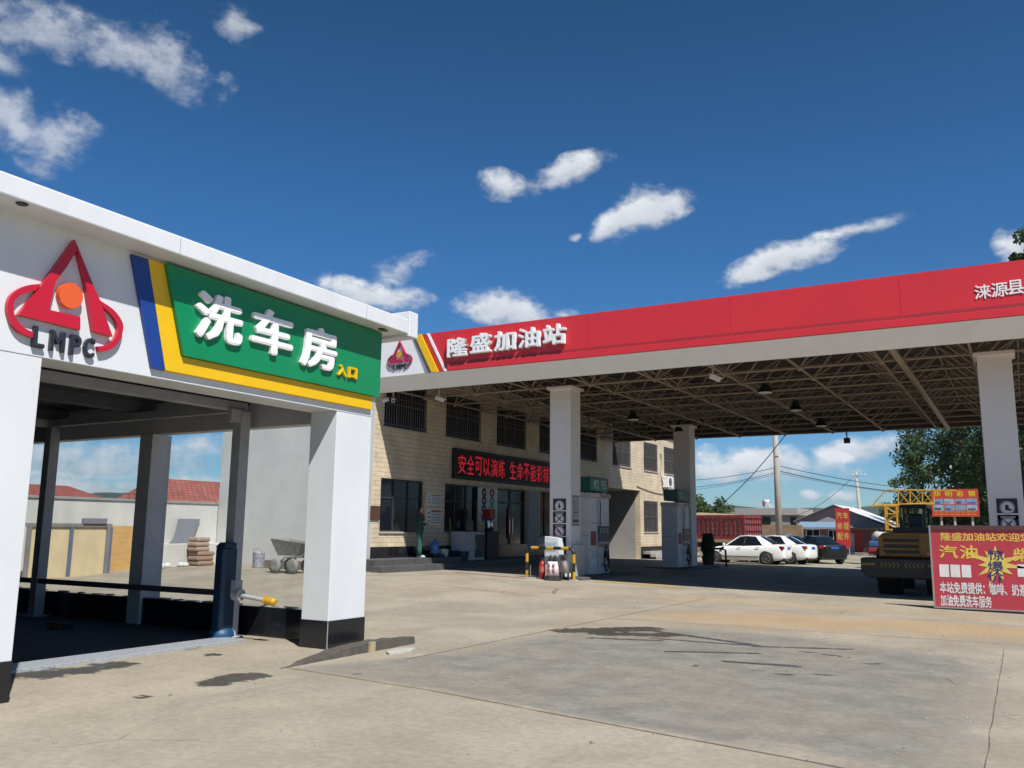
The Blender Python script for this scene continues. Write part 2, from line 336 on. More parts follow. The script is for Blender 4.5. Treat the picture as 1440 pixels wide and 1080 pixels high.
def seg_d(p, a, b):
    ax, ay = a; bx, by = b; dx, dy = bx-ax, by-ay; l = dx*dx+dy*dy
    t = max(0, min(1, ((p[0]-ax)*dx+(p[1]-ay)*dy)/l)); return math.hypot(p[0]-ax-t*dx, p[1]-ay-t*dy)
def inside(p, poly):
    c = False; n = len(poly)
    for i in range(n):
        a, b = poly[i], poly[i-1]
        if (a[1] > p[1]) != (b[1] > p[1]) and p[0] < (b[0]-a[0])*(p[1]-a[1])/(b[1]-a[1])+a[0]: c = not c
    return c
PATCH = [(-7.4,7.7),(-5.3,7.48),(-1.22,6.65),(-.33,6.4),(-.3,12.4),(-.5,13.2),(-1.86,13.9),(-3.2,14.5),(-4.4,14.6),(-5.6,14.4),(-6.45,13.4),(-6.75,11.2),(-6.8,9.3)]
def ground_material():
    m = bpy.data.materials.new('concrete_ground'); m.use_nodes = True; nt = m.node_tree; N = nt.nodes; L = nt.links; b = N['Principled BSDF']
    tc = N.new('ShaderNodeTexCoord'); P = tc.outputs['Object']
    def noise(scale, detail=8, rough=.62, stretch=(1,1,1), dist=0):
        mp = N.new('ShaderNodeMapping'); mp.inputs['Scale'].default_value = stretch; L.new(P, mp.inputs[0])
        n = N.new('ShaderNodeTexNoise'); n.inputs['Scale'].default_value = scale; n.inputs['Detail'].default_value = detail; n.inputs['Roughness'].default_value = rough
        n.inputs['Distortion'].default_value = dist; L.new(mp.outputs[0], n.inputs['Vector']); return n.outputs['Fac']
    def mth(op, a, b2=None, clamp=False):
        n = N.new('ShaderNodeMath'); n.operation = op; n.use_clamp = clamp
        for i, v in enumerate((a, b2)):
            if v is None: continue
            if isinstance(v, (int, float)): n.inputs[i].default_value = v
            else: L.new(v, n.inputs[i])
        return n.outputs[0]
    def rng(v, a, b2, c=0, d=1):
        n = N.new('ShaderNodeMapRange'); n.interpolation_type = 'SMOOTHSTEP'; L.new(v, n.inputs[0])
        for i, q in enumerate((a, b2, c, d)): n.inputs[1+i].default_value = q
        return n.outputs[0]
    def mix(f, a, b2, mode='MIX'):
        n = N.new('ShaderNodeMix'); n.data_type = 'RGBA'; n.blend_type = mode
        for k, v in (('Factor', f), ('A', a), ('B', b2)):
            if isinstance(v, (tuple, float, int)): n.inputs[k].default_value = (*v, 1) if isinstance(v, tuple) else v
            else: L.new(v, n.inputs[k])
        return n.outputs['Result']
    at = N.new('ShaderNodeAttribute'); at.attribute_name = 'zones'; sp = N.new('ShaderNodeSeparateColor'); L.new(at.outputs['Color'], sp.inputs[0])
    nb = noise(.55); nm = noise(2.3); nf = noise(14); nx = noise(70, 3); nst = noise(1.6, 8, .65, (1, .35, 1), .6)
    base = mix(rng(nb, .35, .65), (.255,.23,.187), (.33,.302,.25))
    base = mix(rng(nst, .5, .74, 0, .55), base, (.20,.18,.148))
    pz = rng(mth('ADD', sp.outputs[0], mth('MULTIPLY', mth('SUBTRACT', nm, .5), .75)), .36, .68)
    base = mix(mth('MULTIPLY', pz, rng(nb, .3, .6, .45, .9)), base, mix(rng(nm, .35, .7), (.15,.15,.143), (.215,.214,.203)))
    dz = rng(mth('ADD', sp.outputs[1], mth('MULTIPLY', mth('SUBTRACT', nst, .5), 1.3)), .12, 1.05)
    base = mix(mth('MULTIPLY', dz, .72), base, (.36,.25,.135))
    wz = rng(mth('ADD', sp.outputs[2], mth('ADD', mth('MULTIPLY', mth('SUBTRACT', nf, .5), .5), mth('MULTIPLY', mth('SUBTRACT', noise(5.5), .5), .9))), .5, .58)
    base = mix(mth('MULTIPLY', wz, .93), base, (.05,.045,.038))
    base = mix(1.0, base, mix(rng(nf, .25, .75), (.84,.84,.84), (1.1,1.1,1.1)), 'MULTIPLY')
    base = mix(rng(nx, .66, .74, 0, .5), base, (.16,.14,.11))
    # slab joints: a few straight saw cuts, slightly wandering
    sx = N.new('ShaderNodeSeparateXYZ'); wob = N.new('ShaderNodeVectorMath'); wob.operation = 'ADD'
    nw = N.new('ShaderNodeTexNoise'); nw.inputs['Scale'].default_value = 1.1; nw.inputs['Detail'].default_value = 5; L.new(P, nw.inputs['Vector'])
    sc2 = N.new('ShaderNodeVectorMath'); sc2.operation = 'SCALE'; sc2.inputs['Scale'].default_value = .05; L.new(nw.outputs['Color'], sc2.inputs[0])
    L.new(P, wob.inputs[0]); L.new(sc2.outputs[0], wob.inputs[1]); L.new(wob.outputs[0], sx.inputs[0])
    joint = None
    for (a, b2, w, lo, hi) in JOINTS:
        d = Vector((b2[0]-a[0], b2[1]-a[1])).normalized(); n = Vector((-d.y, d.x)); c = n.x*a[0]+n.y*a[1]
        off = mth('ABSOLUTE', mth('SUBTRACT', mth('ADD', mth('MULTIPLY', sx.outputs[0], n.x), mth('MULTIPLY', sx.outputs[1], n.y)), c+.025*(n.x+n.y)))
        al = mth('ADD', mth('MULTIPLY', sx.outputs[0], d.x), mth('MULTIPLY', sx.outputs[1], d.y)); a0 = d.x*a[0]+d.y*a[1]; a1 = d.x*b2[0]+d.y*b2[1]
        v = mth('MULTIPLY', rng(off, w, w*2.2, 1, 0), mth('MULTIPLY', mth('GREATER_THAN', al, a0), mth('LESS_THAN', al, a1)))
        joint = v if joint is None else mth('MAXIMUM', joint, v)
    jj = mth('MULTIPLY', joint, rng(nm, .3, .55, .45, .9))
    base = mix(jj, base, (.07,.058,.045))
    vo = N.new('ShaderNodeTexVoronoi'); vo.feature = 'DISTANCE_TO_EDGE'; vo.inputs['Scale'].default_value = .33; L.new(wob.outputs[0], vo.inputs['Vector'])
    ck = mth('MULTIPLY', rng(vo.outputs['Distance'], .0012, .004, 1, 0), rng(noise(.42, 4), .54, .62))
    base = mix(mth('MULTIPLY', ck, .6), base, (.08,.068,.052))
    base = mix(1.0, base, (1.04,1.0,.925), 'MULTIPLY')
    L.new(base, b.inputs['Base Color'])
    ro = mth('SUBTRACT', rng(nm, .3, .7, .78, .92), mth('ADD', mth('MULTIPLY', wz, .38), mth('MULTIPLY', pz, .10)))
    L.new(ro, b.inputs['Roughness'])
    h = mth('SUBTRACT', mth('ADD', mth('MULTIPLY', nf, .5), mth('MULTIPLY', nx, .25)), mth('MULTIPLY', joint, 1.5))
    bp = N.new('ShaderNodeBump'); bp.inputs['Strength'].default_value = .35; bp.inputs['Distance'].default_value = .012; L.new(h, bp.inputs['Height']); L.new(bp.outputs[0], b.inputs['Normal'])
    return m
JOINTS = [((-7.5,7.72),(-5.29,7.47),.012,0,0), ((-5.29,7.47),(3,5.8),.012,0,0), ((-.36,2),(-.36,14.6),.003,0,0), ((-40,19.2),(-19,19.2),.02,0,0), ((-30,15.5),(-17,15.5),.012,0,0),
          ((-6.7,15.2),(6,15.2),.010,0,0), ((-6.7,9),(-6.7,21),.010,0,0), ((4.6,2),(4.6,30),.012,0,0), ((-15,18.6),(8,18.6),.010,0,0), ((-20,46.5),(8,46.5),.03,0,0)]
def build_ground():
    rnd = random.Random(5)
    def axis(fine0, fine1, step, far):
        a = []; x = fine0
        while x <= fine1+1e-6: a.append(x); x += step
        s = step; x = fine1
        while x < far: s *= 1.45; x += s; a.append(min(x, far))
        s = step; x = fine0
        while x > -far: s *= 1.45; x -= s; a.insert(0, max(x, -far))
        return a
    xs = axis(-11, 3, .11, 4000); ys = axis(3, 26, .11, 4000)
    nx, ny = len(xs), len(ys)
    Vv = [(x, y, gz(x, y)) for y in ys for x in xs]
    Fc = [(j*nx+i, j*nx+i+1, (j+1)*nx+i+1, (j+1)*nx+i) for j in range(ny-1) for i in range(nx-1)]
    me = bpy.data.meshes.new('ground'); me.from_pydata(Vv, [], Fc)
    at = me.color_attributes.new('zones', 'FLOAT_COLOR', 'POINT')
    # long thin water streaks on the worn slab and small damp spots by the wash bay
    def G(x, y): p = on_ground(x, y); return (p.x, p.y)
    streaks = [(G(800,887),G(905,884),.34),(G(850,891),G(935,893),.26),(G(905,885),G(1060,907),.12),(G(830,897),G(930,901),.10),(G(920,898),G(1060,908),.09),(G(1060,909),G(1195,913),.10),
               (G(940,916),G(1065,919),.10),(G(1018,930),G(1120,937),.12),(G(1060,943),G(1110,949),.07),(G(1120,915),G(1190,924),.08),(G(1215,933),G(1245,934),.07),(G(1120,947),G(1170,950),.06)]
    spots = [(G(345,951),0.27),(G(300,961),0.21),(G(322,955),0.24),(G(300,921),.14),(G(200,980),.1),(G(185,909),.22),(G(210,911),.22),(G(500,948),.07),(G(60,948),.35),(G(110,943),.3),(G(160,935),.28),(G(260,912),.2)]
    data = []
    for (x, y, z) in Vv:
        p = (x, y); r = g = w = 0.
        if -9 < x < 3 and 4 < y < 18:
            d = min(seg_d(p, PATCH[i], PATCH[i-1]) for i in range(len(PATCH))); ins = inside(p, PATCH)
            soft = 2.2 if (y > 9.5 or x > -2) else .3; r = min(.95, .42+d/max(soft, .7)) if ins else max(0, .42-d/soft)
        if 13 < y < 26 and x > -12:
            yc = 15.0+(x+6)*.22 if x < -2 else 15.9
            g = math.exp(-((y-yc-1.2)/1.7)**2)*min(1, max(0, (x+8.5)/4))
            g = max(g, .55*math.exp(-((y-20.4)/1.3)**2)*min(1, max(0, (x+12)/5)))
        if -12 < x < 1 and 4 < y < 17:
            for (a, b, wd) in streaks:
                wd = wd*(1.0 if wd > .2 else .72)
                q = seg_d(p, a, b)
                if q < wd*2.5: w = max(w, 1-.5*q/wd if q < wd*2 else 0)
            for (a, wd) in spots:
                q = math.hypot((x-a[0])*1.0, (y-a[1])*1.0)
                if q < wd*2: w = max(w, 1-.5*q/wd)
        data += [r, g, max(0, w), 1]
    at.data.foreach_set('color', data)
    me.materials.append(ground_material()); me.polygons.foreach_set('use_smooth', [True]*len(Fc))
    o = bpy.data.objects.new('ground', me); COL.objects.link(o); structure(o)
build_ground()

# ---------------------------------------------------------------- car wash bay
XB = -8.08
def build_bay():
    b = thing('car_wash_building', 'white open-fronted car wash bay with black-tiled base on the left', 'building', (-12, 7, 0))
    MB().box(-8.56, XB, 3.3, 9.86, 3.18, 4.52).build('front_beam', white_paint, b, bevel=.008)
    for (y0, y1) in ((9.11, 9.858), (4.02, 4.872)):
        MB().box(-8.558, XB-.002, y0, y1, .36, 3.18).build('column', white_paint, b, bevel=.006)
        cb_ = MB().box(-8.566, XB+.006, y0-.008, y1+.008, -.3, .359).build('column_base', black_tile, b, bevel=.004)
        MB().box(XB+.0, XB+.010, y0-.012, y0-.002, .0, .357).build('edge_trim', galvanised, cb_)
    MB().box(-8.556, XB-.004, 3.3, 4.02, -.3, 3.18).build('wing_wall', white_paint, b)
    # roof slab tilts down a little towards the far end, with an upstand along the far side
    m = MB(); z0, z1, w0, w1 = 4.53, 4.44, 4.735, 4.66; xa, xb, ya, yb = -19.9, -7.70, 3.0, 10.16
    m.add([(xa,ya,z0),(xb,ya,z0),(xb,yb,z1),(xa,yb,z1),(xa,ya,w0),(xb,ya,w0),(xb,yb,w1),(xa,yb,w1)],
          [(0,3,2,1),(4,5,6,7),(0,1,5,4),(1,2,6,5),(2,3,7,6),(3,0,4,7)])
    m.box(xa, xb+.02, yb+.002, yb+.22, 4.40, 4.79)
    r = m.build('roof_slab', white_paint, b, bevel=.015)
    for q in ((43, 290), (537, 461), (541, 463)):
        p = at_z(*q, 4.46); zz = 4.53-.0126*(p.y-3)
        MB().lathe([(.045, -.012), (.055, -.004), (.055, .0)], (max(-7.98, min(-7.78, p.x)), p.y, zz-.001), n=14).build('downlight', black_plastic, r)
    m = MB()
    for y in (6.05, 9.2): z_ = 4.53-.0126*(y-3); m.box(xb+.0005, xb+.003, y-.003, y+.003, z_+.01, z_+.195)
    m.box(XB+.0005, XB+.002, 3.31, 9.85, 3.183, 3.187); m.build('panel_joints', mat('joint_grey', (.35,.35,.36), .7), b)
    # far side: wall above the openings, square column, low black wall
    MB().box(-19.6, -8.562, 9.6, 9.84, 3.1, 4.44).build('side_beam', grey_paint, b)
    cl, cm = at_y(179, 840, 9.56).x, at_y(197, 840, 9.56).x; MB().box(cl, cm, 9.56, at_x(225, 840, cm).y, -.2, 3.1).build('column', grey_paint, b, bevel=.006)
    MB().box(-19.6, -8.57, 9.61, 9.83, -.3, .425).build('low_wall', black_tile, b, bevel=.008)
    m = MB(); rnd = random.Random(3); x = -19.5                     # lumpy mortar left along the low wall's top
    while x < -8.7:
        w = rnd.uniform(.05, .3); h = rnd.uniform(.004, .014); m.box(x, x+w, 9.63+rnd.uniform(0, .05), 9.8-rnd.uniform(0, .05), .4251, .4255+h); x += w+rnd.uniform(.02, .5)
    m.build('mortar_edge', concrete_light, b)['kind'] = 'stuff'
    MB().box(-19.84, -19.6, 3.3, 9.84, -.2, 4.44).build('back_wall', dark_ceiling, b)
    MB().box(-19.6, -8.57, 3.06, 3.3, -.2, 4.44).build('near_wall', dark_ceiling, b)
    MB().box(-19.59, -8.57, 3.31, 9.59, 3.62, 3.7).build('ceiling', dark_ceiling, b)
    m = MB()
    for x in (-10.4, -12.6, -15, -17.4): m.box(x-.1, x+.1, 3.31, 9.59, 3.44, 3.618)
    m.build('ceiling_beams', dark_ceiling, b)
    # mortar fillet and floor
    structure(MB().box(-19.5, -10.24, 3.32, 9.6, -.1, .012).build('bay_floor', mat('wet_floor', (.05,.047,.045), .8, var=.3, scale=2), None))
    for (x0, x1) in ((cm+.005, -8.575), (-19.5, cl-.005)): MB().box(x0, x1, 9.715, 9.725, .44, 3.09).build('pane', pane_mat, b)
    # gantry frame of the washing machine
    g = thing('wash_gantry', 'grey steel wash gantry frame with two posts standing inside the car wash', 'gantry', (-12, 9, 0))
    for (x, y, z) in ((-10.08, 9.25, 3.3), (-15.0, 9.38, 3.3)):
        m = MB().box(x-.09, x+.09, y-.09, y+.09, .01, z); m.box(x-.16, x+.16, y-.16, y+.16, .012, .03)
        m.build('post', steel_grey, g, bevel=.006)
    MB().box(-10.26, -10.06, 3.4, 9.33, 3.31, 3.43).build('cross_beam', steel_grey, g)
    MB().box(-15.1, -14.9, 3.4, 9.46, 3.31, 3.43).build('cross_beam', steel_grey, g)
    MB().box(-14.9, -10.26, 9.2, 9.32, 3.3, 3.42).build('side_rail', steel_grey, g)
    MB().box(-10.06, -9.975, 8.95, 9.14, 3.12, 3.308).build('corner_bracket', steel_grey, g)
    # blue padded guard on the post, with its round foot, and the roller arm
    m = MB(); c = Vector((-10.09, 9.13, 0)); prof = [(-.115,.1),(-.115,-.09),(-.07,-.14),(.07,-.14),(.115,-.09),(.115,.1)]
    m.prism(prof, c+Z*.14, X, Y, Z, 1.14); m.prism([(-.11,1.281),(.11,1.281),(.11,1.36),(-.02,1.36),(-.09,1.31)], (c.x,c.y-.13,0), X, Z, Y, .22)
    g2 = m.build('padded_guard', navy_pad, g, bevel=.02)
    MB().lathe([(.17,0),(.18,.03),(.17,.09),(.13,.13),(.12,.14)], (-10.09, 9.12, .012), n=24).build('guard_foot', blue_pad, g2, smooth=True)
    a0 = at_y(332, 836, 9.1); a1 = at_y(386, 847, 9.12)
    m = MB(); m.tube((a0.x-.03,9.1,a0.z), (a0.x+.1,9.1,a0.z), .085, n=14); m.box(a0.x-.05, a0.x+.05, 9.04, 9.16, a0.z-.02, a0.z+.2); m.tube((a0.x,9.1,a0.z), a1, .03, n=10)
    ar = m.build('roller_arm', steel_grey, g)
    d = (a1-Vector((a0.x, 9.1, a0.z))).normalized(); m = MB(); m.path([a1-d*.15, a1-d*.13, a1-d*.02, a1+d*.02], [.04,.055,.055,.035], 14); m.path([a1-d*.17, a1-d*.15], [.065,.065], 14)
    m.build('roller_tip', brass, ar)
    # guard bar along the low wall
    q = thing('guard_bar', 'dark square guard bar running along the low black wall inside the car wash', 'rail', (-13, 9.3, 0))
    MB().box(-19.5, -10.27, 9.30, 9.36, .575, .66).build('bar', mat('bar_dark', (.07,.075,.085), .5, var=.15), q, bevel=.005)
    for x in (-12.47, -17.4): MB().box(x-.03, x+.03, 9.361, 9.6, .59, .64).build('bracket', steel_grey, q)
    # galvanised channel cover across the entrance
    m = MB(); m.box(-10.04, -9.56, 4.1, 9.1, -.02, .035)
    dr = m.build('drain_cover', galvanised, None, bevel=.006); tag(dr, 'strip of galvanised metal drain cover across the car wash entrance', 'drain cover')
    m = MB(); m.box(-12.75, -12.35, 6.9, 7.08, .012, .1); 
    for i in range(3): m.box(-12.7+i*.13, -12.62+i*.13, 6.89, 6.899, .03, .08, 1)
    p = on_ground(85, 884)
    w = m.build('wheel_stop', [black_rubber, mat('dull_yellow', (.25,.17,.05), .7)], None, bevel=.01, loc=(-12.55, 7, .012)); w.location = (p.x, p.y, .012); tag(w, 'small dark rubber wheel stop on the dim car wash floor', 'wheel stop')
    # kerb ledge by the corner column with a timber offcut in the gap
    A = on_ground(396, 941); B = on_ground(585, 905); B.z = 0; A.z = 0
    d = (B-A).normalized(); n = Vector((-d.y, d.x, 0)); Ln = (B-A).length; m = MB(); k = 22; Vt = []; rnd = random.Random(8)
    for i in range(k+1):
        t = i/k; h = .115*min(1, t/.55)*(1 if t < .8 else 1-(t-.8)*.9)+.012*rnd.uniform(-1, 1); h = max(h, .004); w = .28*min(1, t*2.4+.1)*(1-.55*max(0, t-.75)/.25)
        p = A+d*(Ln*t)+n*rnd.uniform(-.012, .012)
        Vt += [p+Z*-.05, p+Z*h+n*.02, p+n*w+Z*(h*.92), p+n*(w+.1)+Z*-.05]
    Fc = [(i*4+j, (i+1)*4+j, (i+1)*4+j+1, i*4+j+1) for i in range(k) for j in range(3)]+[(0,1,2,3), (k*4+3,k*4+2,k*4+1,k*4)]
    kb = MB().add(Vt, Fc).build('kerb', concrete_damp, None); structure(kb)
    p = A+d*(Ln*.62); m = MB(); m.obox(p+Z*.062-n*.005, d*.055, n*.02, Z*.066)
    tag(m.build('timber_block', timber, None, bevel=.004), 'short upright timber offcut set against the broken kerb by the white column', 'timber')
    m = MB(); q = on_ground(562, 917); rnd = random.Random(4)
    pts = [(math.cos(t)*(.30+rnd.uniform(-.06,.06)), math.sin(t)*(.12+rnd.uniform(-.03,.03))) for t in [i*2*math.pi/14 for i in range(14)]]
    m.prism(pts, q+Z*-.02, d, n, Z, .05); tag(m.build('broken_slab', concrete_light, None, bevel=.008), 'flat broken piece of pale concrete at the end of the kerb', 'concrete slab')

    # ---- sign on the fascia
    XS = -7.98
    s = thing('car_wash_sign', 'green car wash sign with raised white characters and yellow edge on the white fascia', 'sign', (XB, 8, 3.9))
    def poly(pts, x0, d, name, m, par=s, bev=.004):
        return MB().prism(pts, (x0, 0, 0), Y, Z, X, d).build(name, m, par, bevel=bev)
    poly([(6.115,4.455),(6.43,3.47),(9.90,3.47),(9.90,4.432)], XB+.001, .10, 'sign_panel', green_sign)
    poly([(5.91,4.455),(6.113,4.455),(6.425,3.468),(9.80,3.468),(9.80,3.275),(6.24,3.275)], XB+.001, .05, 'trim_strip', yellow_sign)
    poly([(5.71,4.455),(5.908,4.455),(6.238,3.275),(6.07,3.275)], XB+.001, .05, 'trim_strip', blue_sign)
    for (ch, yc, zc, w, h) in (('洗', 6.86, 3.985, .70, .56), ('车', 7.70, 3.985, .70, .56), ('房', 8.55, 3.945, .68, .56)):
        text_into(MB(), ch, (XS+.004, yc, zc), Y, Z, w, h, .05, .030).build('character', letter_white, s)
    for (ch, yc) in (('入', 9.03), ('口', 9.25)):
        text_into(MB(), ch, (XS+.004, yc, 3.72), Y, Z, .18, .16, .035, .05).build('character', yellow_sign, s)
build_bay()

# round emblem: triangle "A", ring, dot and letters ; shapes measured on the wash bay fascia
def zq(x, y): p = at_x(x/3.6, y/3.6+220, XB); return (p.y, p.z)
EMB_L = [zq(*q) for q in ((360,425),(377,470),(322,560),(262,640),(230,780),(388,815),(388,882),(75,805),(205,640))]
EMB_R = [zq(*q) for q in ((360,425),(372,470),(418,660),(430,735),(455,888),(552,916),(488,730),(462,675))]
EC = Vector(((min(p[0] for p in EMB_L)+max(p[0] for p in EMB_R))/2, 0)); 
def emblem(name, label, M, scale, depth, mt, md, ml, ring_mat, dot_mat):
    """M maps (u right, v up, w out) to the world; the emblem is 1.05 m tall at scale 1"""
    t = thing(name, label, 'emblem', M @ Vector((0,0,0)))
    c0 = zq(320, 720)
    def tr(p, w=0): return M @ Vector(((p[0]-c0[0])*scale, (p[1]-c0[1])*scale, w))
    def slab(pts, w0, d, nm, m):
        mb = MB(); k = len(pts); A = [tr(p, w0) for p in pts]; B = [tr(p, w0+d) for p in pts]
        mb.add(A+B, [tuple(range(k-1, -1, -1)), tuple(range(k, 2*k))]+[(i, (i+1)%k, k+(i+1)%k, k+i) for i in range(k)])
        o = mb.build(nm, m, t); me = o.data; bm = bmesh.new(); bm.from_mesh(me); bmesh.ops.recalc_face_normals(bm, faces=bm.faces); bm.to_mesh(me); bm.free()
        return o
    slab(EMB_L, 0, depth, 'triangle_leg', mt); slab(EMB_R, 0, depth, 'triangle_leg', mt)
    # two arcs of the ring
    def arc(ctrl):
        P = [zq(*q) for q in ctrl]; out = []
        P = [P[0]]+P+[P[-1]]
        for i in range(1, len(P)-2):
            for s in range(6):
                t2 = s/6; a, b, c, d = [Vector(P[i+j]) for j in (-1,0,1,2)]
                out.append(.5*((2*b)+(c-a)*t2+(2*a-5*b+4*c-d)*t2*t2+(3*b-a-3*c+d)*t2**3))
        out.append(Vector(P[-2])); return out
    for (outer, inner) in ((((190,648),(110,660),(45,700),(22,760),(35,830),(80,890),(150,920)), ((165,682),(110,695),(65,725),(52,765),(62,815),(100,865),(152,893))),
                           (((490,732),(560,780),(603,840),(605,890),(580,950),(530,985),(485,992)), ((505,765),(550,805),(578,850),(580,890),(560,930),(520,958),(480,964)))):
        o_ = arc(outer); i_ = arc(inner); slab([(p.x, p.y) for p in o_]+[(p.x, p.y) for p in reversed(i_)], .004, depth*.8, 'ring_arc', ring_mat)
    cc = zq(340, 708); rr = abs(zq(340, 645)[1]-cc[1])*1.03
    slab([(cc[0]+rr*math.cos(i*math.pi/16)*.98, cc[1]+rr*math.sin(i*math.pi/16)) for i in range(32)], .006, depth, 'dot', dot_mat)
    e1 = (M.to_3x3() @ Vector((1,0,0))).normalized(); e2 = (M.to_3x3() @ Vector((0,1,0))).normalized()
    for ch, q in (('L', (187,917)), ('M', (281,938)), ('P', (372,958)), ('C', (441,970))):
        p = zq(*q); text_into(MB(), ch, tr(p, .003), e1, e2, (.15 if ch == 'M' else .115)*scale, .205*scale, depth*.7, .03).build('letter', ml, t)
    return t
c0 = zq(320, 720)
M1 = Matrix(((0,0,1,XB+.001),(1,0,0,c0[0]),(0,1,0,c0[1]),(0,0,0,1)))
emblem('emblem', 'large red triangle emblem with orange dot and dark letters on the car wash fascia', M1, 1, .06, red_logo, orange_logo, ink, red_logo, orange_logo)

# ---------------------------------------------------------------- canopy over the forecourt
YC, YBK, XL, XR = 21.8, 41.3, -17.93, 8.0
def build_canopy():
    t = thing('station_canopy', 'long red and white fuel station canopy on an open steel space frame', 'canopy', (-6, 32, 0))
    MB().box(-15.75, XR, YC, YC+.12, 6.36, 7.62).build('front_fascia', canopy_red, t)
    # raised seams of the fascia panels
    m = MB()
    for q in (663, 828, 1028, 1269):
        p = at_y(q, 450, YC); m.box(p.x-.012, p.x+.012, YC-.006, YC-.001, 6.37, 7.61)
    m.build('fascia_seams', canopy_red, t)
    MB().box(-14.96, XR, YC-.035, YC-.001, 6.36, 6.55).build('fascia_lip', canopy_red, t, bevel=.01)
    MB().box(-14.9, XR, YC-.005, YC-.0015, 6.551, 6.64).build('dark_band', mat('fascia_dark_red', (.40,.022,.030), .5, var=.25, scale=1.2, col2=(.27,.02,.026), stretch=(.4,1,3)), t)  # mottled darker red strip along the fascia just above the lip
    MB().box(XL, -16.40, YC, YC+.12, 6.36, 7.62).build('emblem_panel', white_panel, t)
    p1, p2 = (-16.12, 7.62), (-15.62, 6.36)
    def slant(a, b, c, d, y, th, m, nm): MB().prism([(a,7.62),(b,7.62),(d,6.36),(c,6.36)], (0,y,0), X, Z, -Y, th).build(nm, m, t)
    slant(-16.40, -16.17, -15.79, -15.56, YC-.002, .008, mat('grey_strip', (.3,.3,.31), .4), 'fascia_stripe')
    MB().prism([(-16.40,7.618),(-15.75,7.618),(-15.75,6.362),(-16.40,6.362)], (0,YC+.1,0), X, Z, -Y, .1).build('emblem_panel', white_panel, t)
    slant(-16.23, -15.98, -15.53, -15.28, YC-.011, .05, yellow_sign, 'fascia_stripe')
    slant(-15.78, -15.68, -15.08, -14.98, YC-.003, .02, letter_white, 'fascia_stripe')
    slant(-15.98, -15.80, -15.28, -15.10, YC-.002, .012, mat('orange_strip', (.52,.05,.02), .4), 'fascia_stripe')
    # sloping white return under the red band, gutters and the other sides
    m = MB(); m.add([(XL,YC,6.355),(XR,YC,6.355),(XR,YC+.42,5.93),(XL,YC+.42,5.93),(XL,YC+.1,6.355),(XR,YC+.1,6.355),(XR,YC+.5,5.95),(XL,YC+.5,5.95)],
                    [(0,3,2,1),(4,5,6,7),(0,1,5,4),(1,2,6,5),(2,3,7,6),(3,0,4,7)])
    m.build('soffit_band', white_panel, t)
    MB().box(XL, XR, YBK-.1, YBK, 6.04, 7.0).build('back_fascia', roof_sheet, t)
    MB().box(XR-.1, XR, YC+.5, YBK-.11, 6.3, 7.2).build('side_fascia', roof_sheet, t)
    # corrugated roof sheet
    m = MB(); n = 240; Vt = []; Fc = []
    for i in range(n+1):
        y = YC+.13+(YBK-YC-.18)*i/n; z = 7.28-.34*i/n+(.045 if i % 4 in (1, 2) else 0)
        Vt += [(XL, y, z), (XR-.12, y, z)]
    Fc = [(2*i, 2*i+1, 2*i+3, 2*i+2) for i in range(n)]
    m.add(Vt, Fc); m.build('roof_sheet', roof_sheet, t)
    # double-layer space frame
    m = MB(); NX, NY = 12, 10; dx = (XR-.4-(XL+.3))/NX; dy = (YBK-.3-(YC+.7))/NY; zb, zt = 6.05, 6.95
    Bn = lambda i, j: Vector((XL+.3+dx*i, YC+.7+dy*j, zb)); Tn = lambda i, j: Vector((XL+.3+dx*(i+.5), YC+.7+dy*(j+.5), zt))
    rad = .034
    for i in range(NX+1):
        for j in range(NY+1):
            m.lathe([(.03,-.085),(.085,-.03),(.085,.03),(.03,.085)], Bn(i, j), n=6)
            if i < NX: m.tube(Bn(i, j), Bn(i+1, j), rad, n=5, caps=False)
            if j < NY: m.tube(Bn(i, j), Bn(i, j+1), rad, n=5, caps=False)
            if i < NX and j < NY:
                for a, b in ((0,0),(1,0),(0,1),(1,1)): m.tube(Tn(i, j), Bn(i+a, j+b), .026, n=5, caps=False)
                if i < NX-1: m.tube(Tn(i, j), Tn(i+1, j), .03, n=5, caps=False)
                if j < NY-1: m.tube(Tn(i, j), Tn(i, j+1), .03, n=5, caps=False)
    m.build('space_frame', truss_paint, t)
    x = at_z(1256, 491, 6.05).x
    MB().tube((x, YC+.5, 6.0), (x, YBK-.2, 6.0), .085, n=10).build('drain_pipe', truss_paint, t, smooth=True)
    # emblem, station name, county name
    M2 = Matrix(((1,0,0,-16.83),(0,0,-1,YC-.001),(0,1,0,7.0),(0,0,0,1)))
    emblem('emblem', 'small crimson triangle emblem with yellow dot on the white end of the canopy fascia', M2, .80, .06, mat('crimson', (.42,.015,.07), .3), brass, ink, mat('ring_dark', (.24,.05,.09), .4), brass)
    s = thing('station_name', 'raised white station name characters on the red canopy fascia', 'sign', (-13, YC, 7))
    for ch, px, py in (('隆',644,489),('盛',676.5,483),('加',710.5,480),('油',744.5,475.5),('站',780,471)):
        p = at_y(px, py, YC-.08); text_into(MB(), ch, (p.x, YC-.02, p.z+.01), X, Z, .72, .60, .13, .026).build('character', letter_white, s)
    s = thing('county_name', 'small flat white county name characters at the right of the red canopy fascia', 'sign', (.2, YC, 7))
    for ch, px, py in (('涞',1382,410.5),('源',1405.5,407.5),('县',1428,404)):
        p = at_y(px, py, YC); text_into(MB(), ch, (p.x, YC-.002, p.z), X, Z, .33, .33, .02, .012).build('character', letter_white, s)
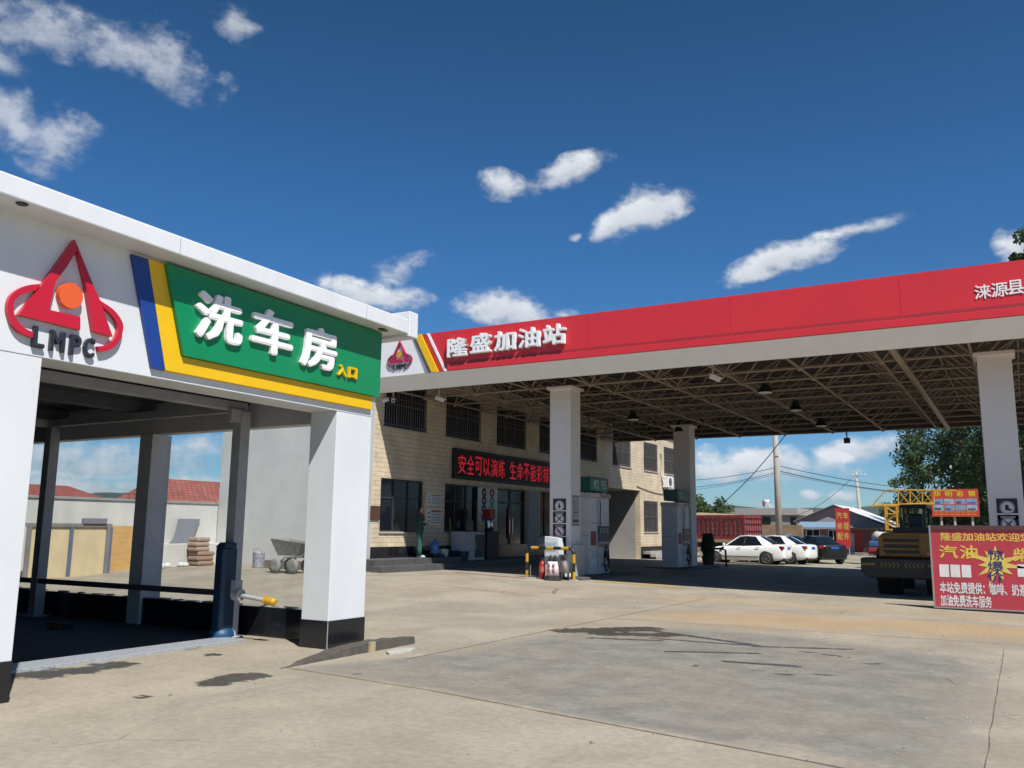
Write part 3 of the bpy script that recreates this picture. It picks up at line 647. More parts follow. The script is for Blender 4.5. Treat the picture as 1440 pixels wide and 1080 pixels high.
    # columns
    for k, (x0, x1, y0, y1, lab) in enumerate(((-12.62, -11.9, 24.1, 24.82, 'pale square canopy column beside the yellow and black barrier'),
                                              (-12.62, -11.9, 35.4, 36.1, 'shaded square canopy column at the far fuel pump'),
                                              (-.70, .05, 24.1, 24.82, 'pale square canopy column behind the red price board'),
                                              (-.70, .05, 35.4, 36.1, None))):
        if not lab: continue
        c = thing('canopy_column', lab, 'column', ((x0+x1)/2, (y0+y1)/2, gz((x0+x1)/2, (y0+y1)/2)), 'square columns holding the canopy')
        MB().box(x0, x1, y0, y1, -.1, 6.0).build('shaft', column_paint, c, bevel=.02)
        MB().box(x0-.08, x1+.08, y0-.08, y1+.08, 5.94, 6.02).build('cap', column_paint, c)
    for k, (px, py, lab) in enumerate(((890,590,'bell-shaped canopy lamp nearest the front left canopy column'),(955,607,'bell-shaped canopy lamp just above the far canopy column'),(1076,552,'largest bell-shaped canopy lamp under the middle of the canopy'),
                                   (1119,577,'bell-shaped canopy lamp second of the row of three receding from the middle'),(1155,599,'bell-shaped canopy lamp deepest in the row of three'))):
        p = at_z(px, py, 5.75); l = thing('canopy_lamp', lab, 'lamp', (p.x, p.y, 5.75), 'lamps hanging under the canopy')
        m = MB(); m.lathe([(.05,.36),(.1,.34),(.12,.2),(.24,.02),(.25,0),(.22,.01)], (p.x,p.y,5.75), n=16); m.tube((p.x,p.y,6.1), (p.x,p.y,6.3), .02, n=6); m.build('lamp_shade', black_plastic, l)
        MB().lathe([(.2,.004),(.21,.012)], (p.x,p.y,5.735), n=16).build('lens', mat('lamp_lens', (.72,.70,.66), .3), l)
    # cctv cameras and a small flood lamp
    def cctv(px, py, Yd, ang, lab, drop=.35):
        p = at_y(px, py, Yd); c = thing('security_camera', lab, 'camera', p)
        m = MB(); m.tube(p+Z*.1, p+Z*(drop+.1), .018, n=6); m.tube(p+Z*(drop+.08), p+Z*(drop+.11), .05, n=10); m.build('bracket', white_panel, c)
        d = Vector((math.cos(ang), math.sin(ang), -.35)).normalized(); a = d.cross(Z).normalized(); b = a.cross(d)
        m = MB(); m.obox(p+d*.05, d*.16, a*.055, b*.055); m.obox(p+d*.07+b*.065, d*.2, a*.07, b*.008); m.build('housing', white_panel, c, bevel=.01)
        MB().lathe([(.04,0),(.04,.02)], p+d*.205, d, n=12).build('lens', black_plastic, c)
    cctv(542, 563, 22.6, -2.2, 'white security camera pointing left, beside the green sign end')
    cctv(553, 562, 22.7, -.9, 'white security camera pointing right, second from the green sign end')
    cctv(617, 561, 23.6, .4, 'white security camera between the first two upper windows')
    cctv(1003, 531, 23.8, .6, 'white security camera hanging under the middle of the canopy')
    for px, lab in ((1191, 'small black flood lamp hanging from the back edge of the canopy over the cars'), ):
        p = at_y(px, 618, YBK-.3); f = thing('flood_lamp', lab, 'lamp', p)
        MB().tube(p, p+Z*.5, .03, n=6).build('bracket', black_plastic, f); MB().obox(p-Z*.05, X*.13, Y*.08, Z*.12).build('housing', black_plastic, f, bevel=.02)
build_canopy()

# ---------------------------------------------------------------- station building
XW = -18.0
def build_station():
    tile = brick_mat('beige_tile', (.60,.495,.355), (.66,.55,.40), (.36,.29,.21), .45, .152, .009)
    side_tile = plaster
    t = thing('station_building', 'two-storey beige tiled station building with barred windows behind the canopy', 'building', (-21, 36, .2))
    Y0, Y1, ZT = 22.12, 51.45, 7.22
    up = [(22.6+3.6*i, 22.6+3.6*i+2.42) for i in range(5)]+[(41.35,43.78),(45.65,47.78),(48.85,50.98)]
    up_z = (4.9, 6.48)
    low = [(22.55,24.96,1.46,3.2),(26.23,28.56,1.46,3.2),(33.5,35.3,1.3,3.22),(45.55,47.72,1.51,3.21)]
    door = (29.93, 32.35, .58, 3.2); passage = (40.45, 45.03, 0, 3.73)
    # facade with real openings: grid of wall pieces between the openings
    ops = [(a, b, *up_z) for a, b in up]+low+[(36.2,37.6,1.3,3.22), door, passage]
    ys = sorted({Y0, Y1, *[o[0] for o in ops], *[o[1] for o in ops]}); zs = sorted({-.3, ZT, *[o[2] for o in ops], *[o[3] for o in ops]})
    m = MB(); th = .3
    def wall_cells(mb):
        for i in range(len(ys)-1):
            z_run = None
            for j in range(len(zs)-1):
                cy, cz = (ys[i]+ys[i+1])/2, (zs[j]+zs[j+1])/2
                solid = not any(o[0] < cy < o[1] and o[2] < cz < o[3] for o in ops)
                if solid and z_run is None: z_run = zs[j]
                if (not solid or j == len(zs)-2) and z_run is not None:
                    mb.box(XW-th, XW, ys[i], ys[i+1], z_run, zs[j+1] if solid else zs[j]); z_run = None
    wall_cells(m)
    o = m.build('wall', tile, t)
    # other walls, roof, floor slab between storeys
    MB().box(-25.0, XW-.001, Y0-.02, Y0+.22, -.3, ZT+.01).build('side_wall', plaster, t)
    MB().box(-25.0, XW-.31, Y1-.25, Y1, -.3, ZT).build('side_wall', tile, t); MB().box(-25.0, -24.75, Y0+.23, Y1-.26, -.3, ZT).build('back_wall', plaster, t)
    m = MB().box(-25.2, XW+.25, Y0-.3, Y1+.2, ZT+.02, ZT+.22); m.box(-24.7, XW-.31, Y0+.25, Y1-.3, 3.75, 4.0); m.build('roof', concrete_light, t)
    curtain = mat('curtain', (.22,.24,.25), .8, var=.25, scale=2, stretch=(1,6,.3))
    def window(y0, y1, z0, z1, bars, nm='window', ptn=3):
        m = MB(); f = .05; x0, x1 = XW-.16, XW-.08
        m.box(x0, x1, y0, y1, z0, z0+f); m.box(x0, x1, y0, y1, z1-f, z1); m.box(x0, x1, y0, y0+f, z0+f, z1-f); m.box(x0, x1, y1-f, y1, z0+f, z1-f)
        for k in range(1, ptn): y = y0+(y1-y0)*k/ptn; m.box(x0+.005, x1-.005, y-.025, y+.025, z0+f, z1-f)
        zz = z0+(z1-z0)*.64; m.box(x0+.01, x1-.01, y0+f, y1-f, zz-.02, zz+.02)
        w = m.build(nm, frame_dark, t)
        MB().box(XW-.135, XW-.125, y0+f, y1-f, z0+f, z1-f).build('pane', glass_dark, w)
        if bars:
            m = MB(); k = int((y1-y0)/.13)
            for q in range(k+1): y = y0+.02+(y1-y0-.04)*q/k; m.tube((XW-.02, y, z0), (XW-.02, y, z1), .011, n=4, caps=False)
            for q in (.06, .5, .94): m.box(XW-.03, XW-.01, y0, y1, z0+(z1-z0)*q-.012, z0+(z1-z0)*q+.012)
            m.build('grille', mat('grille_paint', (.16,.15,.145), .5, .3), w)
        m = MB().box(XW-.02, XW+.05, y0-.04, y1+.04, z0-.05, z0-.002); m.build('sill', concrete_light, w)
    for i, (a, b) in enumerate(up): window(a, b, *up_z, True)
    for i, (a, b, c, d) in enumerate(low): window(a, b, c, d, i == 3)
    window(36.2, 37.6, 1.3, 3.22, False)
    # door : dark glazed double door, one pale side panel
    m = MB(); y0, y1, z0, z1 = door; x0, x1 = XW-.2, XW-.12
    for (a, b) in ((y0, y0+.07), (y1-.07, y1), ((y0+y1)/2-.05, (y0+y1)/2+.05)): m.box(x0, x1, a, b, z0, z1)
    m.box(x0, x1, y0+.07, y1-.07, z1-.08, z1); m.box(x0+.01, x1-.01, y0+.07, y1-.07, 2.6, 2.68)
    dr = m.build('door', frame_dark, t)
    MB().box(XW-.17, XW-.16, y0+.07, y1-.07, z0+.02, z1-.08).build('pane', glass_dark, dr)
    m = MB(); 
    for y in ((y0+y1)/2-.12, (y0+y1)/2+.12): m.tube((x1+.05, y, 1.4), (x1+.05, y, 2.0), .018, n=6)
    m.build('handle', chrome, dr)
    MB().box(x1+.001, x1+.012, y0+1.05, y0+1.3, 1.2, 2.45).build('door_poster', mat('poster_red', (.32,.03,.04), .5, var=.3, scale=6), dr)
    MB().box(XW+.002, XW+.03, 32.4, 33.36, .62, 3.2).build('shutter', mat('shutter_grey', (.30,.29,.30), .5, var=.06), t)
    # black plinth with two steps
    m = MB(); m.box(XW+.001, XW+.02, Y0, 40.44, -.2, .98); m.box(XW+.001, XW+.02, 45.04, 50.9, -.2, .72)
    m.build('plinth', black_tile, t)
    m = MB(); m.box(XW+.021, -17.05, 21.2, 26.0, -.2, .62); m.box(-17.049, -16.62, 21.0, 26.2, -.2, .44)
    m.box(XW+.021, -17.2, 26.01, 38.5, -.2, .46)
    m.build('steps', mat('step_stone', (.10,.10,.105), .5, var=.2, scale=4), t, bevel=.012)
    # passage: plaster reveals, dark back
    m = MB(); m.box(-24.7, XW-.301, 45.03, 45.25, -.2, 3.74); m.box(-24.7, XW-.301, 40.2, 40.45, -.2, 3.74); m.box(-24.7, XW-.301, 40.46, 45.02, 3.731, 3.749)
    m.build('passage_walls', mat('passage_grey', (.33,.32,.31), .85, var=.12, scale=1), t)
    m = MB()
    for k in range(4): m.box(XW+.022, XW+.4+.32*(3-k), 45.4, 51.2, -.2, .02+.15*k)
    m.build('steps', mat('shiny_step', (.42,.41,.39), .4, var=.2), t)
    # a sagging service cable and downpipe at the far end
    m = MB(); p0 = Vector((XW+.03, 44.5, 3.95)); p1 = Vector((XW+.03, 51.2, 3.75))
    m.path([p0.lerp(p1, i/8)-Z*(.18*math.sin(math.pi*i/8)) for i in range(9)], .018, 5); m.path([(XW+.03,48.25,6.0),(XW+.03,48.35,5.4),(XW+.03,48.3,4.8),(XW+.03,48.6,3.9)], .025, 5)
    m.build('cable', black_plastic, t)
    # LED board
    l = thing('led_board', 'black LED display board with scrolling red characters under the upper windows', 'display', (XW, 31, 3.9))
    MB().box(XW+.02, XW+.16, 26.6, 35.4, 3.4, 4.52).build('housing', mat('led_black', (.012,.008,.009), .5), l, bevel=.02)
    led = mat('led_red', (.9,.02,.04), .5, var=.02, emit=.62)
    m = MB(); chars = '安全可以演练 生命不能彩排'; y = 26.8; pitch = .575
    for ch in chars:
        if ch != ' ': text_into(m, ch, (XW+.162, y+.28, 3.95), Y, Z, .50, .70, .004, .006)
        y += pitch if ch != ' ' else .32
    # the characters are made of lamp dots: keep the strokes, cut them by a fine black mesh
    m.build('characters', led, l)
    m = MB(); zz = 3.58
    while zz < 4.36: m.box(XW+.167, XW+.169, 26.7, 35.3, zz, zz+.02); zz += .062
    yy = 26.75
    while yy < 35.3: m.box(XW+.1692, XW+.171, yy, yy+.02, 3.5, 4.42); yy += .062
    m.build('dot_mask', mat('led_black', (.012,.008,.009), .5), l)
    return t
build_station()

# ---------------------------------------------------------------- figures: one skin-grown surface
def skin_obj(name, nodes, edges, mats, parent, sub=2, root=0, mi_fn=None):
    me = bpy.data.meshes.new(name); me.from_pydata([n[:3] for n in nodes], edges, []); o = bpy.data.objects.new(name, me); COL.objects.link(o)
    o.modifiers.new('skin', 'SKIN').use_smooth_shade = True
    for i, n in enumerate(nodes):
        r = n[3]; me.skin_vertices[0].data[i].radius = (r, n[4] if len(n) > 4 else r)
        me.skin_vertices[0].data[i].use_root = (i == root)
    s = o.modifiers.new('sub', 'SUBSURF'); s.levels = sub; s.render_levels = sub
    dg = bpy.context.evaluated_depsgraph_get(); dg.update(); m2 = bpy.data.meshes.new_from_object(o.evaluated_get(dg))
    o.modifiers.clear(); o.data = m2; bpy.data.meshes.remove(me); m2.name = name
    for m in (mats if isinstance(mats, (list, tuple)) else [mats]): m2.materials.append(m)
    for p in m2.polygons:
        p.use_smooth = True
        if mi_fn: p.material_index = mi_fn(p.center)
    if parent: o.parent = parent
    return o
def build_person():
    p = at_x(589, 783, -17.45)
    t = thing('person', 'person in dark green uniform with red collar looking down at their hands', 'person')
    # local: facing +x, y left, z up ; height 1.7
    Nn = [(0,0,.95,.10),(0,0,1.10,.105),(.01,0,1.28,.115),(.01,0,1.41,.085),(.02,0,1.48,.05),(.04,0,1.535,.052),(.055,0,1.60,.078),(.045,0,1.655,.066)]
    E_ = [(i, i+1) for i in range(7)]
    for sgn in (1, -1):
        b = len(Nn)
        Nn += [(0,.09*sgn,.86,.085),(.015,.10*sgn,.50,.058),(-.01,.105*sgn,.11,.04),(.09,.12*sgn,.045,.036),(.15,.135*sgn,.035,.028)]
        E_ += [(0,b),(b,b+1),(b+1,b+2),(b+2,b+3),(b+3,b+4)]
        b = len(Nn)
        Nn += [(.0,.17*sgn,1.40,.055),(-.01,.225*sgn,1.13,.042),(.19,.13*sgn,1.10,.032),(.24,.085*sgn,1.12,.027)]
        E_ += [(3,b),(b,b+1),(b+1,b+2),(b+2,b+3)]
        h = b+3
        for f in range(4):
            k = len(Nn); y0 = (.085-.013+.009*f)*sgn
            Nn += [(.285+.004*f, y0-.012*sgn, 1.135-.012*f, .0095),(.315, y0-.03*sgn, 1.125-.014*f, .0085)]
            E_ += [(h,k),(k,k+1)]
        k = len(Nn); Nn += [(.265,.075*sgn,1.155,.010),(.295,.05*sgn,1.165,.0085)]; E_ += [(h,k),(k,k+1)]
    skin_obj('body', Nn, E_, skin_m, t, 2)
    def rings(mb, R_, n=18):
        V_ = [(cx+rx*math.cos(2*math.pi*i/n), cy+ry*math.sin(2*math.pi*i/n), z) for cx, cy, z, rx, ry in R_ for i in range(n)]
        mb.add(V_, [(k*n+i, k*n+(i+1)%n, (k+1)*n+(i+1)%n, (k+1)*n+i) for k in range(len(R_)-1) for i in range(n)]+[tuple(range(n-1,-1,-1)), tuple((len(R_)-1)*n+i for i in range(n))])
    m = MB(); rings(m, [(0,0,.86,.135,.185),(0,0,.93,.14,.19),(0,0,1.06,.132,.18),(.01,0,1.22,.145,.20),(.01,0,1.34,.14,.205),(.012,0,1.42,.115,.17),(.015,0,1.465,.075,.09)])
    for sgn in (1, -1): m.path([(0,.15*sgn,1.415),(0,.20*sgn,1.37),(-.01,.245*sgn,1.22),(-.012,.245*sgn,1.13),(.04,.215*sgn,1.095),(.15,.15*sgn,1.10),(.185,.13*sgn,1.10)], [.06,.075,.068,.062,.058,.052,.048], 12)
    m.build('jacket', jacket_dark, t, smooth=True)
    m = MB(); rings(m, [(0,0,.78,.115,.165),(0,0,.86,.13,.178),(0,0,.93,.128,.172)])
    for sgn in (1, -1): m.path([(0,.085*sgn,.84),(.005,.092*sgn,.70),(.014,.10*sgn,.50),(.004,.105*sgn,.28),(0,.11*sgn,.06)], [.098,.094,.082,.08,.088], 14)
    m.build('trousers', uniform_green, t, smooth=True)
    for sgn in (1, -1):
        m = MB(); m.path([(-.07,.11*sgn,.04),(-.03,.11*sgn,.05),(.08,.12*sgn,.045),(.17,.133*sgn,.035),(.2,.137*sgn,.03)], [.03,.048,.048,.04,.02], 10); m.build('shoe', shoe_m, t, smooth=True)
    skin_obj('hair', [(.04,0,1.665,.072),(-.005,0,1.645,.078),(-.025,0,1.57,.06)], [(0,1),(1,2)], hair_black, t, 2)
    m = MB(); m.path([(.15,.06,1.26),(.12,.11,1.40),(-.05,.09,1.475),(-.05,-.09,1.475),(.12,-.11,1.40),(.15,-.06,1.26)], .026, 8)
    m.build('collar', red_paint, t, smooth=True)
    m = MB(); m.path([(.09,.15,1.18),(.142,.08,1.17),(.152,0,1.17),(.142,-.08,1.17),(.09,-.15,1.18)], .02, 8); m.build('chest_stripe', paper_white, t, smooth=True)
    m = MB(); m.obox((.13,0,1.60), X*.03, Y*.018, Z*.022); 
    nose = MB().add([(.128,0,1.615),(.12,.014,1.575),(.152,0,1.578),(.12,-.014,1.575)], [(0,1,2),(0,2,3),(1,3,2)]).build('nose', skin_m, t)
    for sgn in (1, -1): MB().lathe([(.004,-.004),(.009,0),(.004,.004)], (.125,.03*sgn,1.618), (1,0,0), n=8).build('eye', ink, t)
    for sgn in (1, -1): MB().lathe([(.02,-.006),(.024,0),(.016,.006)], (.045,.078*sgn,1.595), (0,1,0), n=10).build('ear', skin_m, t)
    MB().obox((.124,0,1.555), X*.004, Y*.02, Z*.004).build('mouth', mat('lip', (.3,.1,.08), .5), t)
    t.location = (-17.45, p.y, .62); t.rotation_euler.z = R(40)
build_person()

# ---------------------------------------------------------------- things along the station wall
def entrance_items():
    def rect(px0, py0, px1, py1, x): a = at_x(px0, py0, x); b = at_x(px1, py1, x); return a.y, b.y, min(a.z, b.z), max(a.z, b.z)
    # two notice boards
    for k, (q, hd, lab) in enumerate((((601,693,622,711), (.45,.30,.03), 'upper white notice board with lined rows by the person'), ((600.5,714.5,621,738), (.5,.12,.16), 'lower taller white notice board with a pink heading row by the person'))):
        a, b, c, d = rect(*q, XW+.03); t = thing('notice_board', lab, 'notice board', (XW, (a+b)/2, (c+d)/2), 'notice boards on the tiled wall')
        MB().box(XW+.001, XW+.03, a, b, c, d).build('board', paper_white, t, bevel=.004)
        m = MB(); w = b-a; h = d-c
        m.box(XW+.031, XW+.034, a+w*.28, b-w*.04, d-h*.24, d-h*.10); m.build('heading', mat('heading%d' % k, hd, .6), t)
        m = MB()
        for i in range(4): z = d-h*(.36+.16*i); m.box(XW+.031, XW+.034, a+w*.28, b-w*.04, z-h*.055, z)
        m.build('rows', mat('row_blue', (.1,.16,.26) if k == 0 else (.2,.19,.22), .6), t)
        m = MB()
        for i in range(3): z = d-h*(.25+.25*i); m.box(XW+.031, XW+.034, a+w*.06, a+w*.2, z-h*.07, z)
        m.build('icons', ink, t)
    a, b, c, d = rect(673, 686, 699, 733, XW+.03)
    t = thing('icon_poster', 'pale poster with rows of round coloured service symbols beside the dark door', 'poster', (XW, (a+b)/2, (c+d)/2))
    MB().box(XW+.001, XW+.02, a, b, c, d).build('board', paper_white, t)
    cols = [(.02,.02,.03),(.45,.05,.08),(.02,.02,.03),(.05,.3,.3),(.02,.02,.03),(.35,.4,.03),(.02,.03,.06),(.03,.06,.2)]
    for i in range(4):
        for j in range(2):
            m = MB().lathe([(.17,0),(.17,.006)], (XW+.021, a+(b-a)*(.3+.42*j), d-(d-c)*(.13+.25*i)), (1,0,0), n=18)
            m.build('symbol', mat('symbol%d' % (i*2+j), cols[i*2+j], .5), t)
            m = MB().lathe([(.055,0),(.055,.004)], (XW+.0275, a+(b-a)*(.3+.42*j), d-(d-c)*(.13+.25*i)), (1,0,0), n=14); m.build('symbol_centre', paper_white, t)
    zs = .46
    def on(pxl, x=-17.5): return at_x(pxl, 785, x).y
    # freezer cabinet with glass front, dark drinks stand with red dispenser
    y0, y1 = on(646), on(675)
    t = thing('display_fridge', 'low white display fridge with a glass front standing by the entrance', 'fridge', (-17.6, (y0+y1)/2, zs))
    MB().box(-17.9, -17.3, y0, y1, zs, zs+1.02).build('cabinet', mat('fridge_white', (.55,.54,.58), .4), t, bevel=.02)
    MB().box(-17.299, -17.285, y0+(y1-y0)*.5, y1-.06, zs+.1, zs+.92).build('glass_door', mat('fridge_glass', (.12,.16,.13), .1), t)
    MB().box(-17.284, -17.26, y0+(y1-y0)*.5, y0+(y1-y0)*.5+.04, zs+.4, zs+.7).build('handle', chrome, t)
    y0, y1 = on(676), on(694)
    t = thing('drinks_counter', 'black counter standing between the fridge and the dark door', 'counter', (-17.6, (y0+y1)/2, zs))
    MB().box(-17.9, -17.25, y0+.03, y1-.03, zs, zs+1.0).build('cabinet', black_plastic, t, bevel=.01); MB().box(-17.93, -17.2, y0, y1, zs+1.001, zs+1.04).build('top', black_plastic, t)
    c = Vector((-17.5, y0+.55, zs+1.04)); t = thing('drink_dispenser', 'drink machine with red top and steel urn on the black counter', 'dispenser', c)
    MB().lathe([(.14,0),(.16,.02),(.16,.42),(.13,.46)], c, n=18).build('urn', chrome, t, smooth=True)
    MB().box(c.x-.17, c.x+.17, c.y-.2, c.y+.2, c.z+.47, c.z+.82).build('top_box', red_paint, t, bevel=.03); MB().box(c.x+.16, c.x+.22, c.y-.02, c.y+.02, c.z+.08, c.z+.12).build('tap', black_plastic, t)
    # tubs, bottle, broom
    for px, r, h, m_, lab in ((622, .17, .42, paper_white, 'white pail left of the dark tubs by the wall'), (632, .34, .36, mat('tub_navy', (.02,.02,.05), .5), 'wide dark blue tub next to the white pail'), (645, .34, .34, mat('tub_grey', (.12,.12,.2), .5), 'grey-violet tub in front of the fridge')):
        c = Vector((-17.45, on(px), zs)); t = thing('tub', lab, 'tub', c, 'tubs along the station wall')
        MB().lathe([(r*.8,0),(r,h*.95),(r*1.06,h),(r*.98,h),(r*.78,.03)], c, n=20).build('shell', m_, t, smooth=True)
        MB().path([c+Vector((0,-r*1.05,h*.95)), c+Vector((r*.5,-r*.8,h*.5)), c+Vector((r*.9,0,h*.35)), c+Vector((r*.5,r*.8,h*.5)), c+Vector((0,r*1.05,h*.95))], .008, 5).build('handle', chrome, t)
    c = Vector((-17.45, on(609), zs)); t = thing('stool', 'low black box stool under the blue water bottle', 'stool', c)
    MB().box(c.x-.22, c.x+.22, c.y-.3, c.y+.3, zs+.2, zs+.26).build('seat', black_plastic, t, bevel=.01)
    for i in (-1, 1):
        for j in (-1, 1): MB().box(c.x+i*.2-.02, c.x+i*.2+.02, c.y+j*.27-.02, c.y+j*.27+.02, zs-.05, zs+.199).build('leg', black_plastic, t)
    c = c+Z*.26; t = thing('water_bottle', 'large blue water bottle standing on the low black stool', 'bottle', c)
    MB().lathe([(.14,0),(.155,.02),(.155,.12),(.145,.14),(.155,.16),(.155,.3),(.14,.37),(.06,.43),(.05,.48)], c, n=20).build('bottle_body', mat('bottle_blue', (.06,.2,.5), .15), t, smooth=True)
    MB().lathe([(.055,.481),(.055,.51)], c, n=14).build('cap', plate_blue, t)
    c = Vector((-17.85, on(641), zs)); t = thing('broom', 'broom with pale green handle leaning on the tiled wall behind the tubs', 'broom', c)
    MB().tube(c+Vector((.15,0,.2)), c+Vector((.0,.1,1.5)), .02, n=7).build('stick', mat('broom_green', (.2,.24,.08), .6), t); MB().obox(c+Vector((.16,0,.1)), X*.05, Y*.16, Z*.1).build('bristles', timber, t)
    # wall box with brown plate left of the first lower window
    a, b, c2, d = rect(523, 711, 534, 731, XW+.05); pl = MB().box(XW+.001, XW+.05, a, b, c2, d).build('wall_plate', mat('brown_plate', (.10,.045,.03), .45), None, bevel=.005, loc=(XW, a, c2)); tag(pl, 'small brown wooden plate on the sunlit tiles beside the first lower window', 'plaque')
    # air conditioner outdoor unit at the far end of the facade
    p = at_x(941, 678, XW+.3); t = thing('air_conditioner', 'white air conditioner unit on the sunlit far end of the tiled wall', 'air conditioner', (XW, p.y, p.z-.35))
    MB().box(XW+.05, XW+.4, p.y-.42, p.y+.42, p.z-.32, p.z+.32).build('casing', white_panel, t, bevel=.02)
    m = MB(); m.lathe([(.25,0),(.25,.012)], (XW+.401, p.y-.08, p.z), (1,0,0), n=20); m.build('fan_grille', mat('grille_dark', (.12,.12,.12), .6), t)
    [MB().box(XW+.001, XW+.42, p.y+k-.02, p.y+k+.02, p.z-.36, p.z-.322).build('bracket', steel_grey, t) for k in (-.3, .3)]
    m = MB().path([(XW+.12, p.y-.43, p.z-.1), (XW+.06, p.y-.6, p.z+.3), (XW+.04, p.y-.6, p.z+1.3)], .02, 6); m.build('hose', paper_white, t)
entrance_items()

# ---------------------------------------------------------------- pump islands
def build_pumps():
    for (y0, y1, lab) in ((23.75, 28.3, 'low concrete pump island with dark kerb at the near column'), (33.2, 37.4, 'low concrete pump island with dark kerb at the far column')):
        m = MB(); m.box(-13.2, -11.35, y0, y1, -.2, .20 if y0 < 30 else .16)
        o = m.build('pump_island', mat('island_dark', (.10,.10,.10), .7, var=.2), None, bevel=.03, loc=(-12.3, (y0+y1)/2, 0)); tag(o, lab, 'kerb', 'pump islands')
    dig = mat('digits_green', (.35,.55,.45), .5)
    for k, (y0, y1, z0, lab) in enumerate(((25.5, 27.05, .2, 'tall white fuel pump with a black looped hose beside the near column'), (33.75, 35.2, .16, 'tall fuel pump in shade beside the far canopy column'))):
        t = thing('fuel_pump', lab, 'fuel pump', (-12.25, (y0+y1)/2, z0), 'fuel pumps on the islands'); x0, x1 = -12.6, -11.92; h = 2.42; w = y1-y0
        MB().box(x0, x1, y0, y1, z0, z0+h).build('cabinet', mat('pump_white', (.62,.60,.59), .4, var=.05), t, bevel=.02)
        MB().box(x0-.02, x1+.05, y0-.03, y1+.03, z0+h+.001, z0+h+.14).build('top_band', mat('pump_band', (.55,.52,.5), .4), t, bevel=.01)
        m = MB(); 
        for i in range(4): m.box(x1+.051, x1+.054, y0+w*(.5+.11*i), y0+w*(.58+.11*i), z0+h+.03, z0+h+.11)
        m.build('band_marks', red_paint, t)
        MB().box(x1+.001, x1+.03, y0+w*.42, y1-.05, z0+1.02, z0+1.52).build('display', mat('display_dark', (.012,.013,.016), .4), t, bevel=.01)
        MB().box(x1+.001, x1+.02, y0+w*.42, y1-.05, z0+.84, z0+1.0).build('nozzle_panel', mat('panel_grey', (.35,.35,.36), .4), t)
        yc = y0+w*.74
        m = MB(); pts = [(x1+.08+.05*math.sin(i*math.pi/14), yc-.30*math.sin(2*math.pi*i/28)*1.0, z0+.47+.40*math.cos(2*math.pi*i/28)) for i in range(29)]
        m.path(pts, .022, 7, caps=False); m.path([(x1+.06, yc+.15, z0+.6), (x1+.12, yc+.05, z0+.35), (x1+.12, yc-.12, z0+.22), (x1+.05, yc-.28, z0+.3)], .02, 7)
        m.path([(x1+.02, y0+w*.5, z0+1.5), (x1+.04, y0+w*.5, z0+2.2), (x1+.03, y0+w*.48, z0+2.35)], .014, 6)
        m.build('hose', black_rubber, t, smooth=True)
        m = MB(); m.box(x1+.02, x1+.12, yc-.04, yc+.06, z0+.5, z0+.72); m.tube((x1+.12, yc, z0+.55), (x1+.14, yc-.1, z0+.42), .02, n=7); m.build('nozzle', black_plastic, t, bevel=.01)
        MB().box(x1+.001, x1+.006, y0+.1, y0+w*.36, z0+.25, z0+.5).build('label_plate', paper_white, t)
        m = MB(); m.box(x1+.001, x1+.005, y0+w*.39, y0+w*.40, z0+.05, z0+h-.05); m.box(x1+.001, x1+.005, y0+.02, y1-.02, z0+1.6, z0+1.612); m.box(x0+.03, x1-.03, y0-.005, y0-.001, z0+1.2, z0+1.21); m.build('panel_seams', ink, t)
        m = MB(); [m.box(x1+.031, x1+.034, y0+w*(.48+.16*i), y0+w*(.58+.16*i), z0+1.3+.09*j, z0+1.36+.09*j) for i in range(3) for j in range(2)]; m.build('readouts', mat('readout', (.16,.19,.17), .3), t)
        m = MB(); [m.box(x1+.021, x1+.026, y0+w*(.46+.07*i), y0+w*(.50+.07*i), z0+.89, z0+.94) for i in range(7)]; m.build('buttons', ink, t)
        MB().box(x1+.001, x1+.004, y0+.08, y0+w*.33, z0+.9, z0+1.35).build('sticker', mat('sticker_red', (.42,.06,.05), .5, var=.3, scale=9), t)
        s = thing('grade_sign', 'green light box with pale digits above the %s fuel pump' % ('near' if k == 0 else 'far'), 'sign', (-12.2, (y0+y1)/2, z0+2.6), 'fuel grade signs')
        zb = z0+2.62; m = MB().box(x0+.1, x1+.02, y0+.05, y1-.1, zb, zb+.46); m.build('box', mat('grade_green', (.01,.10,.055), .35), s, bevel=.02)
        m = MB(); text_into(m, '92' if k == 0 else '92', (x1+.021, (y0+y1)/2-.3, zb+.23), Y, Z, .42, .3, .01, .02)
        if k == 0: text_into(m, '95', (x1+.021, (y0+y1)/2+.3, zb+.23), Y, Z, .42, .3, .01, .02)
        m.build('digits', dig, s)
        if k == 0: MB().box(x1+.021, x1+.03, y1-.22, y1-.12, zb+.06, zb+.4).build('red_mark', red_paint, s)
        m = MB(); [m.box(x1-.2, x1-.15, y, y+.05, z0+h+.141, zb-.001) for y in (y0+.2, y1-.3)]; m.build('stand', steel_grey, s)
build_pumps()

